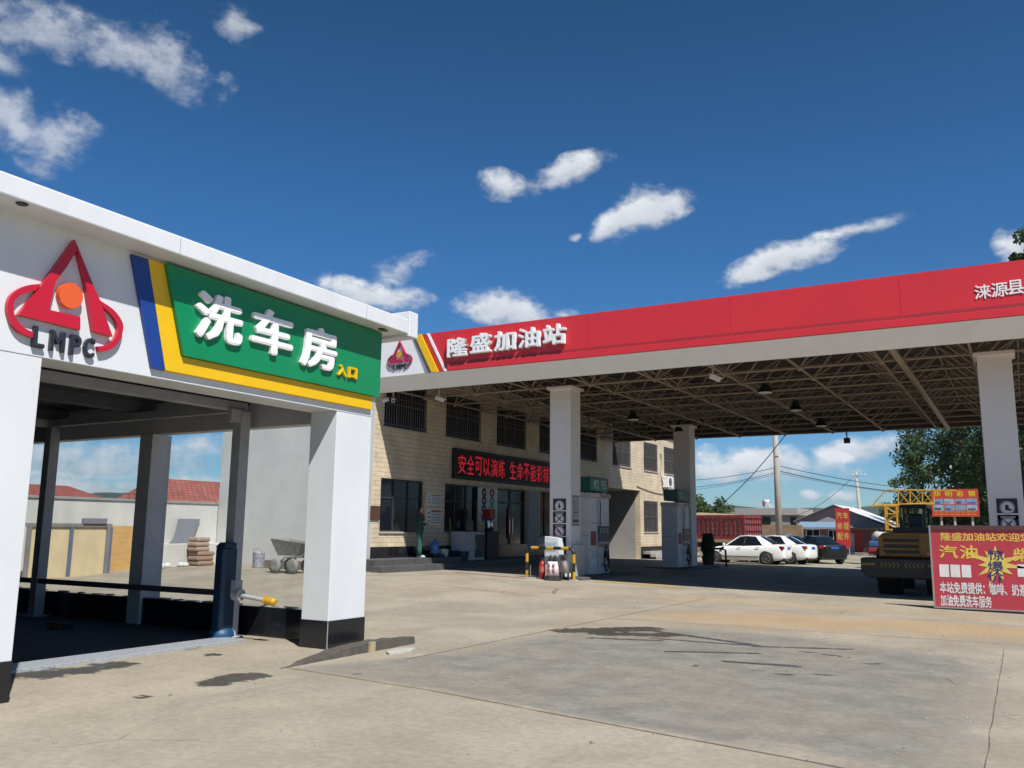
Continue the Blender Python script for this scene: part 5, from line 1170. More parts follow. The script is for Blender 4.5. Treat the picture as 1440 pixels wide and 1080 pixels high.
# ---------------------------------------------------------------- yard behind the car wash
def yard():
    x = -25.0
    t = thing('yard_wall', 'low white plastered yard wall with a dark coping seen through the car wash', 'wall', (x, 14, 0))
    MB().box(x-.24, x, 2, 22.08, -.3, 2.34).build('wall', plaster_old, t); MB().box(x-.3, x+.04, 2, 22.08, 2.341, 2.42).build('coping', mat('coping_grey', (.3,.3,.3), .8), t, bevel=.01)

    t2 = tag(MB().box(x+.001, x+1.0, 18.6, 22.07, -.1, 1.0).build('ledge', plaster_old, None, bevel=.02, loc=(x+.5, 20, 0)), 'white plastered ledge along the foot of the yard wall', 'ledge')
    # bent grey sheet standing on the ledge
    a = [at_x(233, 762, x+.6), at_x(268, 762, x+.6), at_x(283, 730, x+.12), at_x(252, 730, x+.12), at_x(240, 742, x+.3)]
    m = MB(); k = 8; V_ = []
    for i in range(k+1):
        f = i/k; xx = x+.75-.66*f**.6; z = 1.0+(a[2].z-1.0)*f; yl = a[0].y+(a[3].y-a[0].y)*(f**.55); yr = a[1].y+(a[2].y-a[1].y)*f
        V_ += [(xx, yl, z), (xx, yr, z), (xx-.015, yl, z-.005), (xx-.015, yr, z-.005)]
    Fc = []
    for i in range(k): b = 4*i; Fc += [(b, b+1, b+5, b+4), (b+3, b+2, b+6, b+7), (b+1, b+3, b+7, b+5), (b+2, b, b+4, b+6)]
    Fc += [(0, 2, 3, 1), (4*k, 4*k+1, 4*k+3, 4*k+2)]
    o = m.add(V_, Fc).build('metal_sheet', mat('sheet_grey', (.17,.18,.20), .55, .2, var=.06), None, loc=(x+.5, a[0].y, 1.0)); tag(o, 'bent dark grey metal sheet leaning on the white yard wall', 'metal sheet')
    # cement bags and rags
    rnd = random.Random(6)
    for k, (px, py, sz, c, lab) in enumerate(((283, 785, (.22,.3,.22), (.34,.22,.16), 'lowest brown sack of the small stack at the wall corner'), (279, 776, (.2,.24,.22), (.40,.29,.22), 'upper brown sack of the small stack at the wall corner'))):
        p = at_x(px, py, x+1.35); z0 = gz(p.x, p.y)+(.0 if k == 0 else .46)
        m = MB()
        for q in range(3): m.box(p.x-sz[0]*1.2, p.x+sz[0]*1.2, p.y-sz[1]*(1.1+.1*(q % 2)), p.y+sz[1]*(1.15-.1*(q % 2)), z0+.155*q, z0+.15+.155*q)
        tag(m.build('sack', mat('sack%d' % k, c, .85, var=.15, scale=8, bump=.3), None, smooth=False, bevel=.05, loc=(p.x, p.y, z0)), lab, 'sack', 'brown sacks in the yard')
    p = at_x(245, 788, x+1.25); m = MB(); z0 = gz(p.x, p.y)
    for i in range(9):
        q = Vector((p.x+rnd.uniform(-.1,.1), p.y+rnd.uniform(-1.0,.7), z0+.03)); r = rnd.uniform(.07,.16); m.lathe([(r,0),(r*1.05,.04),(r*.6,.1),(.02,.12)], q, n=7)
    tag(m.build('rubble', plaster, None, loc=(p.x, p.y, z0)), 'pale heap of plaster rubble at the foot of the white ledge', 'rubble')
    # plywood hoarding in a blue-grey frame, and an orange sheet beside it
    xf = x+.9
    def yz(px, py): p = at_x(px, py, xf); return p.y, p.z
    t = thing('plywood_hoarding', 'pale plywood hoarding in a grey metal frame standing before the yard wall', 'hoarding', (xf, 15, 0))
    ya, yb = yz(36, 770)[0], yz(152, 770)[0]; zt = yz(100, 738)[1]
    for (p0, p1, nm) in ((38, 97, 'panel'), (99.5, 149, 'panel')):
        y0, y1 = yz(p0, 770)[0], yz(p1, 770)[0]; MB().box(xf-.03, xf, y0, y1, -.05, zt-.06).build(nm, plywood, t)
    m = MB(); m.box(xf-.04, xf+.05, ya-.6, yb+.05, zt-.06, zt+.04)
    fr = m.build('frame', mat('frame_grey', (.22,.21,.20), .6), t)
    for p0, w, mm in ((38, .06, None), (98, .05, 1), (149.5, .05, None), (153.5, .04, 1)):
        y = yz(p0, 770)[0]; MB().box(xf+.001, xf+.06, y-w, y+w, -.06, zt-.061).build('upright', mat('upright_blue', (.13,.16,.23), .5) if mm else mat('frame_grey', (.22,.21,.20), .6), t)
    y0, y1 = yz(115, 735)[0], yz(148, 735)[0]; o = MB().box(xf-.02, xf+.1, y0, y1, zt+.041, zt+.2).build('roller_box', mat('box_lilac', (.22,.21,.24), .5), t, bevel=.01)
    MB().box(x+.4, x+.44, yb+.0, yb+1.2, -.05, zt-.02).build('orange_panel', plywood_orange, t)
    m = MB(); m.box(xf+.3, xf+.42, ya-1, yb+.9, -.02, .10); tag(m.build('timber_beam', timber, None, bevel=.01, loc=(xf+.36, 15, 0)), 'long weathered timber lying before the plywood hoarding', 'timber')
    # mortar trolley, paint bucket, boards against the big wall
    p = on_ground(412, 806); g = p.z
    t = thing('mortar_trolley', 'cement-caked mortar trolley with a tapered tub on small wheels', 'trolley', (p.x, p.y, g)); c = Vector((p.x, p.y, g)); cem = mat('caked_cement', (.30,.30,.275), .9, var=.25, scale=9, bump=.5)
    a, bq = .62, .36; V_ = [(-a,-bq,.98),(a,-bq,.86),(a,bq,.86),(-a,bq,.98),(-a*.62,-bq*.7,.5),(a*.62,-bq*.7,.5),(a*.62,bq*.7,.5),(-a*.62,bq*.7,.5)]
    I_ = [(-a*.93,-bq*.9,.97),(a*.93,-bq*.9,.85),(a*.93,bq*.9,.85),(-a*.93,bq*.9,.97),(-a*.7,-bq*.75,.82),(a*.7,-bq*.75,.76),(a*.7,bq*.75,.76),(-a*.7,bq*.75,.82)]
    m = MB().add([c+Vector(v) for v in V_+I_], [(0,1,5,4),(1,2,6,5),(2,3,7,6),(3,0,4,7),(4,5,6,7),(0,8,9,1),(1,9,10,2),(2,10,11,3),(3,11,8,0),(8,12,13,9),(9,13,14,10),(10,14,15,11),(11,15,12,8),(12,15,14,13)])
    m.build('tub', cem, t)
    for dx, dy in ((-.42,-.3),(-.42,.3),(.25,-.3),(.25,.3)):
        w = MB().lathe([(.1,-.05),(.2,-.05),(.215,0),(.2,.05),(.1,.05)], c+Vector((dx,dy,.21)), (0,1,0), n=18).build('wheel', cem, t, smooth=True)
    m = MB(); 
    for dy in (-.24, .24): m.path([c+Vector((-.45,dy,.22)), c+Vector((-.1,dy,.45)), c+Vector((.5,dy,.48)), c+Vector((1.0,dy,.72))], .03, 6); m.path([c+Vector((.25,dy,.22)), c+Vector((.3,dy,.5))], .03, 6)
    m.tube(c+Vector((1.0,-.24,.72)), c+Vector((1.0,.24,.72)), .025, n=6); m.build('frame', cem, t)
    p = on_ground(363, 798); c = p; t = thing('paint_bucket', 'paint-splashed metal bucket standing by the boards', 'bucket', c)
    MB().lathe([(.17,0),(.18,.02),(.19,.46),(.2,.48),(.185,.48),(.17,.43)], c, n=20).build('pail', mat('splashed', (.62,.62,.66), .4, var=.45, scale=12, col2=(.10,.11,.2)), t, smooth=True)
    MB().path([c+Vector((-.19,0,.46)), c+Vector((-.1,-.16,.56)), c+Vector((.12,-.14,.6)), c+Vector((.19,0,.46))], .008, 5).build('handle', chrome, t)
    a = on_ground(368, 799); t = thing('board_stack', 'brown boards lying on edge along the foot of the big white wall', 'boards', (a.x, a.y, a.z))
    for k in range(3): MB().box(a.x, a.x+1.75, a.y+.1+.05*k, a.y+.13+.05*k, a.z-.02, a.z+.30-.05*k if k else a.z+.24).build('board', mat('board_brown', (.27,.19,.15), .8, var=.2, scale=2, stretch=(1,6,6)), t)

    # neighbour house beyond the yard wall
    h = thing('neighbour_house', 'low house with red tiled roof beyond the white yard wall', 'house', (-34, 22, 0))
    e0 = at_x(232, 703, -31.5); zE = e0.z; y0, y1 = e0.y+.35, 38
    MB().box(-34.6, -31.9, y0, y1, -.3, zE-.05).build('wall', mat('house_wall', (.33,.33,.32), .85), h)
    zR = zE+1.0; m = MB().add([(-31.3,y0-.3,zE-.06),(-31.3,y1,zE-.06),(-33.2,y1,zR),(-33.2,y0+.4,zR),(-35.2,y0-.3,zE-.06),(-35.2,y1,zE-.06)], [(0,1,2,3),(3,2,5,4),(0,3,4)])
    m.build('roof', brick_mat('roof_tiles', (.32,.10,.075), (.38,.13,.10), (.16,.05,.04), .28, .22, .03, 'yx', .8, .6), h)
    MB().box(-31.4, -31.28, y0-.3, y1, zE-.16, zE-.061).build('eaves', mat('eaves_dark', (.1,.1,.1), .8), h)
    h = thing('neighbour_house', 'farther low house whose red roof shows just above the yard wall at the left', 'house', (-44, 17, 0))
    p0, p1 = at_x(70, 692, -44), at_x(152, 694, -44); zE = p0.z-.3
    MB().box(-52, -44.4, p0.y-6, p1.y, -.3, zE).build('wall', mat('house_wall', (.33,.33,.32), .85), h)
    MB().add([(-43.8,p0.y-6,zE-.05),(-43.8,p1.y+.2,zE-.05),(-48,p1.y+.2,zE+.85),(-48,p0.y-6,zE+.85),(-52.4,p0.y-6,zE),(-52.4,p1.y+.2,zE)], [(0,1,2,3),(3,2,5,4)]).build('roof', red_roof, h)
yard()

# ---------------------------------------------------------------- trees
def leaf_mat(name, c1, c2):
    m = bpy.data.materials.new(name); m.use_nodes = True; nt = m.node_tree; N = nt.nodes; L = nt.links; N.clear()
    tc = N.new('ShaderNodeTexCoord'); n = N.new('ShaderNodeTexNoise'); n.inputs['Scale'].default_value = .9; n.inputs['Detail'].default_value = 5; L.new(tc.outputs['Object'], n.inputs['Vector'])
    r = N.new('ShaderNodeValToRGB'); r.color_ramp.elements[0].position = .32; r.color_ramp.elements[1].position = .68; r.color_ramp.elements[0].color = (*c1, 1); r.color_ramp.elements[1].color = (*c2, 1)
    L.new(n.outputs['Fac'], r.inputs[0]); d = N.new('ShaderNodeBsdfDiffuse'); tr = N.new('ShaderNodeBsdfTranslucent'); mx = N.new('ShaderNodeMixShader'); mx.inputs[0].default_value = .28
    L.new(r.outputs[0], d.inputs['Color']); L.new(r.outputs[0], tr.inputs['Color']); L.new(d.outputs[0], mx.inputs[1]); L.new(tr.outputs[0], mx.inputs[2])
    gl = N.new('ShaderNodeBsdfGlossy'); gl.inputs['Roughness'].default_value = .45; gl.inputs['Color'].default_value = (.5,.5,.5,1); m2 = N.new('ShaderNodeMixShader'); m2.inputs[0].default_value = .06
    L.new(mx.outputs[0], m2.inputs[1]); L.new(gl.outputs[0], m2.inputs[2]); o = N.new('ShaderNodeOutputMaterial'); L.new(m2.outputs[0], o.inputs['Surface']); return m
leaf_a = leaf_mat('leaves', (.03,.058,.022), (.085,.135,.045)); leaf_b = leaf_mat('leaves_light', (.04,.07,.02), (.085,.13,.04)); bark = mat('bark', (.14,.11,.085), .9, var=.25, scale=8, bump=.5)
def tree(loc, h, rx, rz_, base, n, leaf, label, seed, lm=None, name='tree', group='trees beyond the forecourt', nclus=42, low=.28):
    rnd = random.Random(seed); loc = Vector(loc); t = thing(name, label, 'tree', loc, group); m = MB()
    top = loc+Z*h; m.path([loc-Z*.2, loc+Z*h*.3+X*rnd.uniform(-.15,.15), loc+Z*h*.6+X*rnd.uniform(-.3,.3), loc+Z*h*.86], [base, base*.75, base*.45, base*.12], 8)
    cl = []
    for i in range(nclus):
        while True:
            u = Vector((rnd.uniform(-1,1), rnd.uniform(-1,1), rnd.uniform(-1,1)))
            if .25 < u.length < 1: break
        zc = h*(low+(1-low)/2); hz = h*(1-low)/2; w = 1-.35*max(0, u.z)-.18*max(0, -u.z)
        c = loc+Vector((u.x*rx*w, u.y*rx*w, zc+u.z*hz)); cl.append((c, rnd.uniform(.5, 1.0)*rz_))
    for c, s in cl[::2]:
        z = max(h*.2, min(c.z-loc.z-.7, h*.8)); a = loc+Z*z*.85; m.path([a, a.lerp(c, .55)+Z*.15, c], [base*.28, base*.16, .02], 5)
    m.build('trunk', bark, t, smooth=True); V_ = []; Fc = []
    for k in range(n):
        c, s = cl[rnd.randrange(nclus)]; d = Vector((rnd.gauss(0,1), rnd.gauss(0,1), rnd.gauss(0,.8))); d = d*min(1, 1.9/d.length); p = c+d*s*.45
        a = Vector((rnd.gauss(0,1), rnd.gauss(0,1), rnd.gauss(0,1))).normalized(); b = a.cross(Vector((rnd.gauss(0,1), rnd.gauss(0,1), rnd.gauss(0,1)))).normalized(); l = leaf*rnd.uniform(.6,1.3)
        i = len(V_); V_ += [p-a*l*.5, p+b*l*.28, p+a*l*.5, p-b*l*.28]; Fc.append((i, i+1, i+2, i+3))
    MB().add(V_, Fc).build('crown', lm or leaf_a, t); return t
def trees():
    P = lambda px, y: at_y(px, 745, y).x
    tree((P(1360,74), 74, -.15), 14.0, 4.8, 1.5, .28, 20000, .28, 'big dark leafy tree directly behind the billboard', 11, low=.0, nclus=80)
    tree((P(1300,84), 84, -.15), 9.8, 3.0, 1.1, .2, 9000, .26, 'smaller dark tree at the left edge of the grove by the yellow hoist', 12, low=.0, nclus=50)
    tree((P(1440,68), 68, -.15), 13.5, 3.6, 1.5, .28, 14000, .30, 'big dark leafy tree right of the column at the picture edge', 13, low=.12, nclus=60)
    tree((P(1395,95), 95, -.15), 15, 4.0, 1.7, .3, 10000, .36, 'tree farthest back, between the two big dark trees', 14, low=.1, nclus=50)
    tree((P(1480,47), 47, -.15), 16.2, 1.45, .7, .22, 9000, .22, 'tall slim tree whose top shows above the red fascia at the right edge', 15, low=.25, name='poplar_tree')
    p = at_y(995, 745, 88); tree((p.x, 88, -.15), 5.6, 2.6, 1.2, .2, 6000, .30, 'rounded green tree behind the red dump truck', 16, leaf_b, low=.1)
    p = at_y(962, 745, 92); tree((p.x, 92, -.15), 6.2, 3.0, 1.3, .2, 5000, .32, 'rounded green tree hidden behind the far column', 17, leaf_b, low=.1)
    p = at_y(1255, 720, 110); tree((p.x, 110, -.15), 5.5, 1.8, .9, .15, 2500, .34, 'small distant tree behind the yellow lattice tower', 18, low=.15)
    # potted bush beside the far pump
    c = on_ground(996, 793); bx_ = at_y(996, 780, 39.0).x; c = Vector((bx_, 39.0, gz(bx_, 39.0))); t = thing('potted_bush', 'dark green potted bush beside the far canopy column', 'bush', c)
    MB().lathe([(.22,0),(.3,.4),(.32,.42),(.27,.42),(.25,.36)], c, n=18).build('pot', mat('pot_dark', (.05,.045,.04), .7), t)
    rnd = random.Random(4); V_ = []; Fc = []
    for k in range(2600):
        z = rnd.random(); r = .34*(1-.35*abs(z-.45)*2)*rnd.random()**.5; a = rnd.uniform(0, 6.283); p = c+Vector((r*math.cos(a), r*math.sin(a), .42+1.0*z))
        d = Vector((rnd.gauss(0,1), rnd.gauss(0,1), rnd.gauss(0,1))).normalized(); e = d.orthogonal().normalized(); l = rnd.uniform(.07,.13); i = len(V_); V_ += [p-d*l*.5, p+e*l*.25, p+d*l*.5, p-e*l*.25]; Fc.append((i,i+1,i+2,i+3))
    MB().add(V_, Fc).build('foliage', leaf_a, t); m = MB(); [m.path([c+Z*.36, c+Vector((math.cos(q)*.12, math.sin(q)*.12, .9)), c+Vector((math.cos(q)*.2, math.sin(q)*.2, 1.25))], [.02,.015,.006], 5) for q in (0,2,4)]; m.build('stem', bark, t)
    x = c.x+.35; t = thing('bent_rail', 'short black bent tube rail beside the potted bush', 'rail', (x, 38.8, c.z)); m = MB().path([(x-.4,38.8,c.z+.75),(x+.35,38.8,c.z+.78),(x+.5,38.8,c.z+.7),(x+.52,38.8,c.z-.02)], .045, 8); m.build('tube', black_plastic, t, smooth=True)
trees()

# ---------------------------------------------------------------- far side of the road
def background():
    # grey gabled house with white roof, red brick front and blue awning
    y = 80.; P = lambda px, py, yy=y: at_y(px, py, yy)
    a, b, c = P(1122, 733), P(1173, 711.5), P(1251, 741); g = -.15
    h = thing('gabled_house', 'grey gabled house with white metal roof, red brick front and blue awning', 'house', ((a.x+c.x)/2, y, g)); D = 13
    MB().prism([(a.x, g),(c.x, g),(c.x, c.z),(b.x, b.z),(a.x, a.z)], (0,y,0), X, Z, Y, D).build('wall', mat('gable_grey', (.30,.30,.31), .8, var=.06), h)
    for q0, q1 in ((a, b), (b, c)):
        d = (q1-q0); o = .12; m = MB(); e = d.normalized()*.35
        s0, s1 = (q0-e, q1) if q0 is a else (q0, q1+e)
        m.add([(s0.x,y-.35,s0.z+.02),(s1.x,y-.35,s1.z+.02),(s1.x,y+D,s1.z+.02),(s0.x,y+D,s0.z+.02),(s0.x,y-.35,s0.z+.14),(s1.x,y-.35,s1.z+.14),(s1.x,y+D,s1.z+.14),(s0.x,y+D,s0.z+.14)], [(0,3,2,1),(4,5,6,7),(0,1,5,4),(1,2,6,5),(2,3,7,6),(3,0,4,7)])
        r = m.build('roof', mat('roof_white', (.80,.80,.80), .35, .1, var=.03), h)
        MB().add([(s0.x,y-.37,s0.z-.02),(s1.x,y-.37,s1.z-.02),(s1.x,y-.355,s1.z-.02),(s0.x,y-.355,s0.z-.02),(s0.x,y-.37,s0.z+.12),(s1.x,y-.37,s1.z+.12),(s1.x,y-.355,s1.z+.12),(s0.x,y-.355,s0.z+.12)], [(0,3,2,1),(4,5,6,7),(0,1,5,4),(1,2,6,5),(2,3,7,6),(3,0,4,7)]).build('barge_board', mat('barge_dark', (.05,.05,.06), .6), r)
    # front shop
    x0, x1, zt = P(1123, 745).x, P(1236, 745).x, P(1130, 744).z
    br = brick_mat('red_brick', (.20,.055,.045), (.26,.075,.06), (.2,.17,.15), .25, .075, .01, 'xz', .8)
    f = MB().box(x0, x1, y-2.2, y-.38, g, zt).build('brick_front', br, h)
    for px0, px1, pz0, pz1, nm, mm in ((1135,1152,745,758,'window',glass_dark),(1166,1178,746,759,'window',glass_dark),(1194,1201,750,780,'door',mat('door_pale',(.4,.42,.38),.5)),(1203,1213,748,780,'side_panel',red_paint)):
        p0, p1 = at_y(px0, pz1, y-2.2), at_y(px1, pz0, y-2.2)
        w = MB().box(p0.x, p1.x, y-2.235, y-2.201, max(p0.z, g), p1.z).build(nm, mm, h)
        if nm == 'window': q = MB(); q.box(p0.x-.05, p0.x, y-2.26, y-2.201, p0.z, p1.z); q.box(p1.x, p1.x+.05, y-2.26, y-2.201, p0.z, p1.z); q.box(p0.x, p1.x, y-2.26, y-2.236, p1.z, p1.z+.05); q.box((p0.x+p1.x)/2-.02, (p0.x+p1.x)/2+.02, y-2.25, y-2.236, p0.z, p1.z); q.build('frame', paper_white, w)
    q0, q1 = at_y(1121, 741, y-3.2), at_y(1178, 741, y-3.2)
    MB().add([(q0.x,y-3.3,q0.z-.1),(q1.x,y-3.3,q0.z-.1),(q1.x,y-2.0,q0.z+.35),(q0.x,y-2.0,q0.z+.35),(q0.x,y-3.3,q0.z+.0),(q1.x,y-3.3,q0.z),(q1.x,y-2.0,q0.z+.45),(q0.x,y-2.0,q0.z+.45)], [(0,3,2,1),(4,5,6,7),(0,1,5,4),(1,2,6,5),(2,3,7,6),(3,0,4,7)]).build('awning', mat('awning_blue', (.20,.30,.42), .5, var=.1), h)
    q0, q1 = at_y(1195, 743, y-2.6), at_y(1240, 743, y-2.6); MB().box(q0.x, q1.x, y-2.8, y-2.0, q0.z-.1, q0.z+.05).build('porch_roof', mat('porch_brown', (.25,.16,.12), .7), h)
    # vertical red banner
    yb = 62.; p0, p1 = at_y(1176.5, 768, yb), at_y(1194, 714.5, yb); t = thing('banner_sign', 'tall red banner sign with six yellow characters in front of the brick shop', 'sign', ((p0.x+p1.x)/2, yb, gz(p0.x, yb)))
    gb = gz(p0.x, yb); w = p1.x-p0.x
    MB().box(p0.x, p1.x, yb, yb+.05, p0.z, p1.z).build('board', mat('banner_red', (.44,.03,.03), .5, var=.06), t); m = MB(); [m.box(x, x+.05, yb+.051, yb+.1, gb-.1, p1.z-.1) for x in (p0.x+.1, p1.x-.15)]; m.build('posts', steel_grey, t)
    m = MB(); rows = ('汽', '车'), ('修', '理'), ('配', '件')
    for i, r_ in enumerate(rows):
        for j, ch in enumerate(r_): text_into(m, ch, (p0.x+w*(.28+.45*j), yb-.001, p1.z-(p1.z-p0.z)*(.2+.27*i)), X, Z, w*.38, w*.5, .01, .03)
    m.build('characters', mat('banner_yellow', (.62,.40,.10), .5), t)
    # earth bank wall, grey sheds, water heater
    t = thing('earth_wall', 'rough brown earth wall running behind the parked cars', 'wall', (-25, 70, g)); x0, x1 = at_y(1040, 745, 70).x-16, at_y(1128, 745, 70).x
    MB().box(x0, x1, 70, 70.4, g-.2, at_y(1090, 738, 70).z).build('wall', mat('earth', (.30,.21,.125), .95, var=.25, scale=1.5, bump=.5, bscale=8), t)
    p0, p1 = at_y(1062, 736, 92), at_y(1118, 713, 92); t = thing('grey_shed', 'low grey concrete shed rising behind the earth wall', 'shed', ((p0.x+p1.x)/2, 95, g))
    MB().box(p0.x-9, p1.x, 92, 99, g, p1.z-.8).build('wall', mat('shed_grey', (.30,.29,.28), .85, var=.15), t); MB().box(p0.x-9.2, p1.x+.3, 91.7, 99.3, p1.z-.799, p1.z-.1).build('roof', mat('shed_roof', (.36,.34,.32), .85, var=.1), t)
    [MB().box(p0.x+dx, p0.x+dx+w_, 91.97, 91.999, p1.z-1.9, p1.z-1.0).build('window', glass_dark, t) for dx, w_ in ((.3, 1.3), (3.6, .6))]
    c = at_y(1078, 713, 93.); z = p1.z-.1; t = thing('solar_water_heater', 'solar water heater with white tank and red end on the grey shed roof', 'water heater', (c.x, 93, z))
    MB().tube((c.x-.45,93,z+1.15), (c.x+.45,93,z+1.15), .28, n=14).build('tank', letter_white, t, smooth=True); MB().box(c.x-.62, c.x-.3, 92.8, 93.2, z+.35, z+1.35).build('end_box', red_paint, t)
    m = MB(); [m.tube((c.x-.3+.1*i, 92.95, z+1.0), (c.x+.9+.1*i, 92.2, z+.05), .035, n=6) for i in range(8)]; m.build('tubes', mat('tube_pale', (.6,.62,.66), .2), t)
    m = MB(); [m.tube((c.x+s, 93.1, z), (c.x+s, 93, z+.95), .03, n=5) for s in (-.35, .35)]; m.build('stand', steel_grey, t); t.scale = (.62, .62, .62)
    # utility poles and wires
    con = mat('pole_concrete', (.42,.39,.34), .85, var=.12, scale=3, bump=.2)
    y1 = 57.; b1 = at_y(1097, 785, y1); t1 = at_y(1092, 600, y1); gp = gz(b1.x, y1); H1 = 10.5
    def pole(x, yy, g_, H, r, lab, lean=0, arms=()):
        t = thing('utility_pole', lab, 'pole', (x, yy, g_), 'concrete utility poles'); MB().tube((x,yy,g_-.2), (x+lean,yy,g_+H), r, r*.62, n=14).build('shaft', con, t, smooth=True)
        for z in arms:
            a = MB(); a.box(x-.65, x+.65, yy-.15, yy-.08, g_+z-.05, g_+z+.05); ao = a.build('crossarm', steel_grey, t)
            m = MB(); [m.lathe([(.05,0),(.06,.06),(.03,.16)], (x+k, yy-.11, g_+z+.05), n=8) for k in (-.55,-.2,.2,.55)]; m.build('insulator', paper_white, ao)
        return t
    pole(b1.x, y1, gp, H1, .23, 'thick pale concrete pole rising right behind the white cars', 0, (9.9,))
    y2 = 90.; b2 = at_y(1214, 742, y2); p2 = at_y(1207, 664, y2); pole(b2.x-.1, y2, g, p2.z-g, .2, 'thin far utility pole with a crossarm beside the gabled house', -.3, (p2.z-g-.35,))
    wm = mat('wire', (.015,.015,.015), .6)
    def wire(A, B, sag, lab, r=.018):
        P_ = [A.lerp(B, i/18)-Z*(sag*4*(i/18)*(1-i/18)) for i in range(19)]; o = MB().path(P_, r, 5).build('power_line', wm, None, loc=A); tag(o, lab, 'cable', 'power lines crossing the sky')
    p = lambda px, py, yy: at_y(px, py, yy)
    wire(p(820, 742, 62), p(1120, 590, 56), 3.6, 'steep thick power line sweeping up to the right past the pale pole', .028)
    wire(p(900, 672, 75), p(1093, 657, y1), .5, 'upper power line reaching the pale pole from the left')
    wire(p(900, 684, 75), p(1093, 664, y1), .5, 'second power line reaching the pale pole from the left')
    wire(p(900, 694, 75), p(1093, 667, y1), .3, 'thin lowest power line reaching the pale pole from the left', .012)
    wire(p(1098, 656, y1), p(1500, 684, y2), 1.0, 'upper power line leaving the pale pole to the right', .02)
    wire(p(1098, 663, y1), p(1500, 687, y2), 1.1, 'lower thick power line leaving the pale pole to the right', .026)
    wire(p(1098, 666, y1), p(1500, 694, y2), .9, 'thin lowest power line leaving the pale pole to the right', .012)
    wire(p(1196, 674, y2), p(1110, 727, 90), .6, 'short line dropping left from the far pole to the shed roofs', .022)
    # yellow hoist gantry
    yg = 58.; q = lambda px, py: at_y(px, py, yg); gg = gz(-4, yg); t = thing('lattice_hoist', 'yellow lattice hoist with a long boom and a truss tower beyond the loader', 'hoist', (q(1253, 740).x, yg, gg))
    m = MB(); A, B = q(1226, 712), q(1314, 708.5); m.path([A, B], .09, 6); C, D_ = q(1246, 689), q(1345, 690); m.path([C, D_], .05, 6); m.path([A, q(1246, 689)], .035, 5)
    for px in (1263, 1279.5, 1297, 1313): m.path([q(px, 689.5), q(px, 710)], .045, 5)
    for pa, pb in ((1263,1279.5),(1279.5,1297),(1297,1313)): m.path([q(pa, 690), q(pb, 710)], .022, 4); m.path([q(pb, 690), q(pa, 710)], .022, 4)
    m.build('boom', crane_yellow, t)
    m = MB(); xa, xb_ = q(1246, 725).x, q(1262, 725).x; zt_ = A.z
    for x in (xa, xb_):
        for yy in (yg-.4, yg+.4): m.tube((x, yy, gg-.1), (x, yy, zt_), .05, n=5)
    nz = 7
    for i in range(nz+1):
        z = gg+(zt_-gg)*i/nz
        for yy in (yg-.4, yg+.4):
            m.tube((xa, yy, z), (xb_, yy, z), .03, n=4)
            if i < nz: m.tube((xa if i % 2 else xb_, yy, z), (xb_ if i % 2 else xa, yy, gg+(zt_-gg)*(i+1)/nz), .028, n=4)
    m.build('tower', crane_yellow, t)
    m = MB(); [m.tube((q(px, 735).x, yg+.3, gg-.1), (q(px-4, 712).x, yg+.3, zt_-.1), .085, n=7) for px in (1272, 1297)]; m.build('legs', mat('leg_pale', (.5,.47,.4), .6), t)
    # billboard
    yb = 62.; r = lambda px, py: at_y(px, py, yb); t = thing('billboard', 'orange-red billboard with yellow heading and rows of small pictures on two legs', 'billboard', (r(1343, 740).x, yb, gz(-3, yb)))
    a, b = r(1311, 726.5), r(1375, 687.5); W_, H_ = b.x-a.x, b.z-a.z
    MB().box(a.x, b.x, yb, yb+.12, a.z, b.z).build('board', mat('bill_red', (.50,.055,.03), .5, var=.08), t)
    mb = MB(); [text_into(mb, ch, (a.x+W_*(.14+.24*i), yb-.001, b.z-H_*.17), X, Z, W_*.15, H_*.22, .01, .03) for i, ch in enumerate('华明彩钢')]; mb.build('characters', mat('bill_yellow', (.72,.50,.03), .5), t)
    rnd = random.Random(9)
    for i in range(2):
        for j in range(4):
            x = a.x+W_*(.04+.235*j); z = b.z-H_*(.55+.23*i)+.0
            MB().box(x, x+W_*.215, yb-.006, yb-.001, z, z+H_*.2).build('picture', mat('pic_sky%d' % ((i+j) % 3), [(.22,.38,.55),(.35,.48,.6),(.28,.33,.5)][(i+j) % 3], .5, var=.2, scale=3), t)
            MB().box(x+W_*.02, x+W_*rnd.uniform(.12,.2), yb-.009, yb-.0061, z+H_*.02, z+H_*rnd.uniform(.07,.13)).build('picture_shape', mat('pic_b%d' % ((i*2+j) % 3), [(.05,.12,.3),(.3,.3,.3),(.06,.1,.06)][(i*2+j) % 3], .5), t)
    m = MB(); [m.box(a.x+W_*(.04+.115*k), a.x+W_*(.13+.115*k), yb-.004, yb-.001, a.z+H_*(.06+.09*i), a.z+H_*(.105+.09*i)) for i in range(2) for k in range(8)]; m.build('small_print', mat('bill_orange', (.65,.22,.05), .5), t)
    gg = gz(-3, yb); m = MB(); [m.box(r(px, 735).x-.06, r(px, 735).x+.06, yb+.121, yb+.24, gg-.1, b.z-.1) for px in (1324, 1343, 1368)]; m.build('legs', mat('leg_pale', (.5,.47,.4), .6), t)
    # loaded tricycle and its rider's clutter between house and loader
    p = at_y(1238, 752, 46.); gt = gz(p.x, 46); t = thing('cargo_tricycle', 'small cargo tricycle with a white bundle and blue cover left of the loader', 'tricycle', (p.x, 46, gt)); c = Vector((p.x, 46, gt))
    MB().box(c.x-.5, c.x+.55, 45.5, 46.8, gt+.62, gt+1.0).build('tray', mat('tri_red', (.3,.05,.06), .6), t, bevel=.02)
    for dx, dy in ((-.5,.9),(.5,.9),(0,-.8)): MB().lathe([(.15,-.04),(.24,-.04),(.27,0),(.24,.04),(.15,.04)], c+Vector((dx,dy,.27)), (1,0,0), n=16).build('wheel', black_rubber, t)
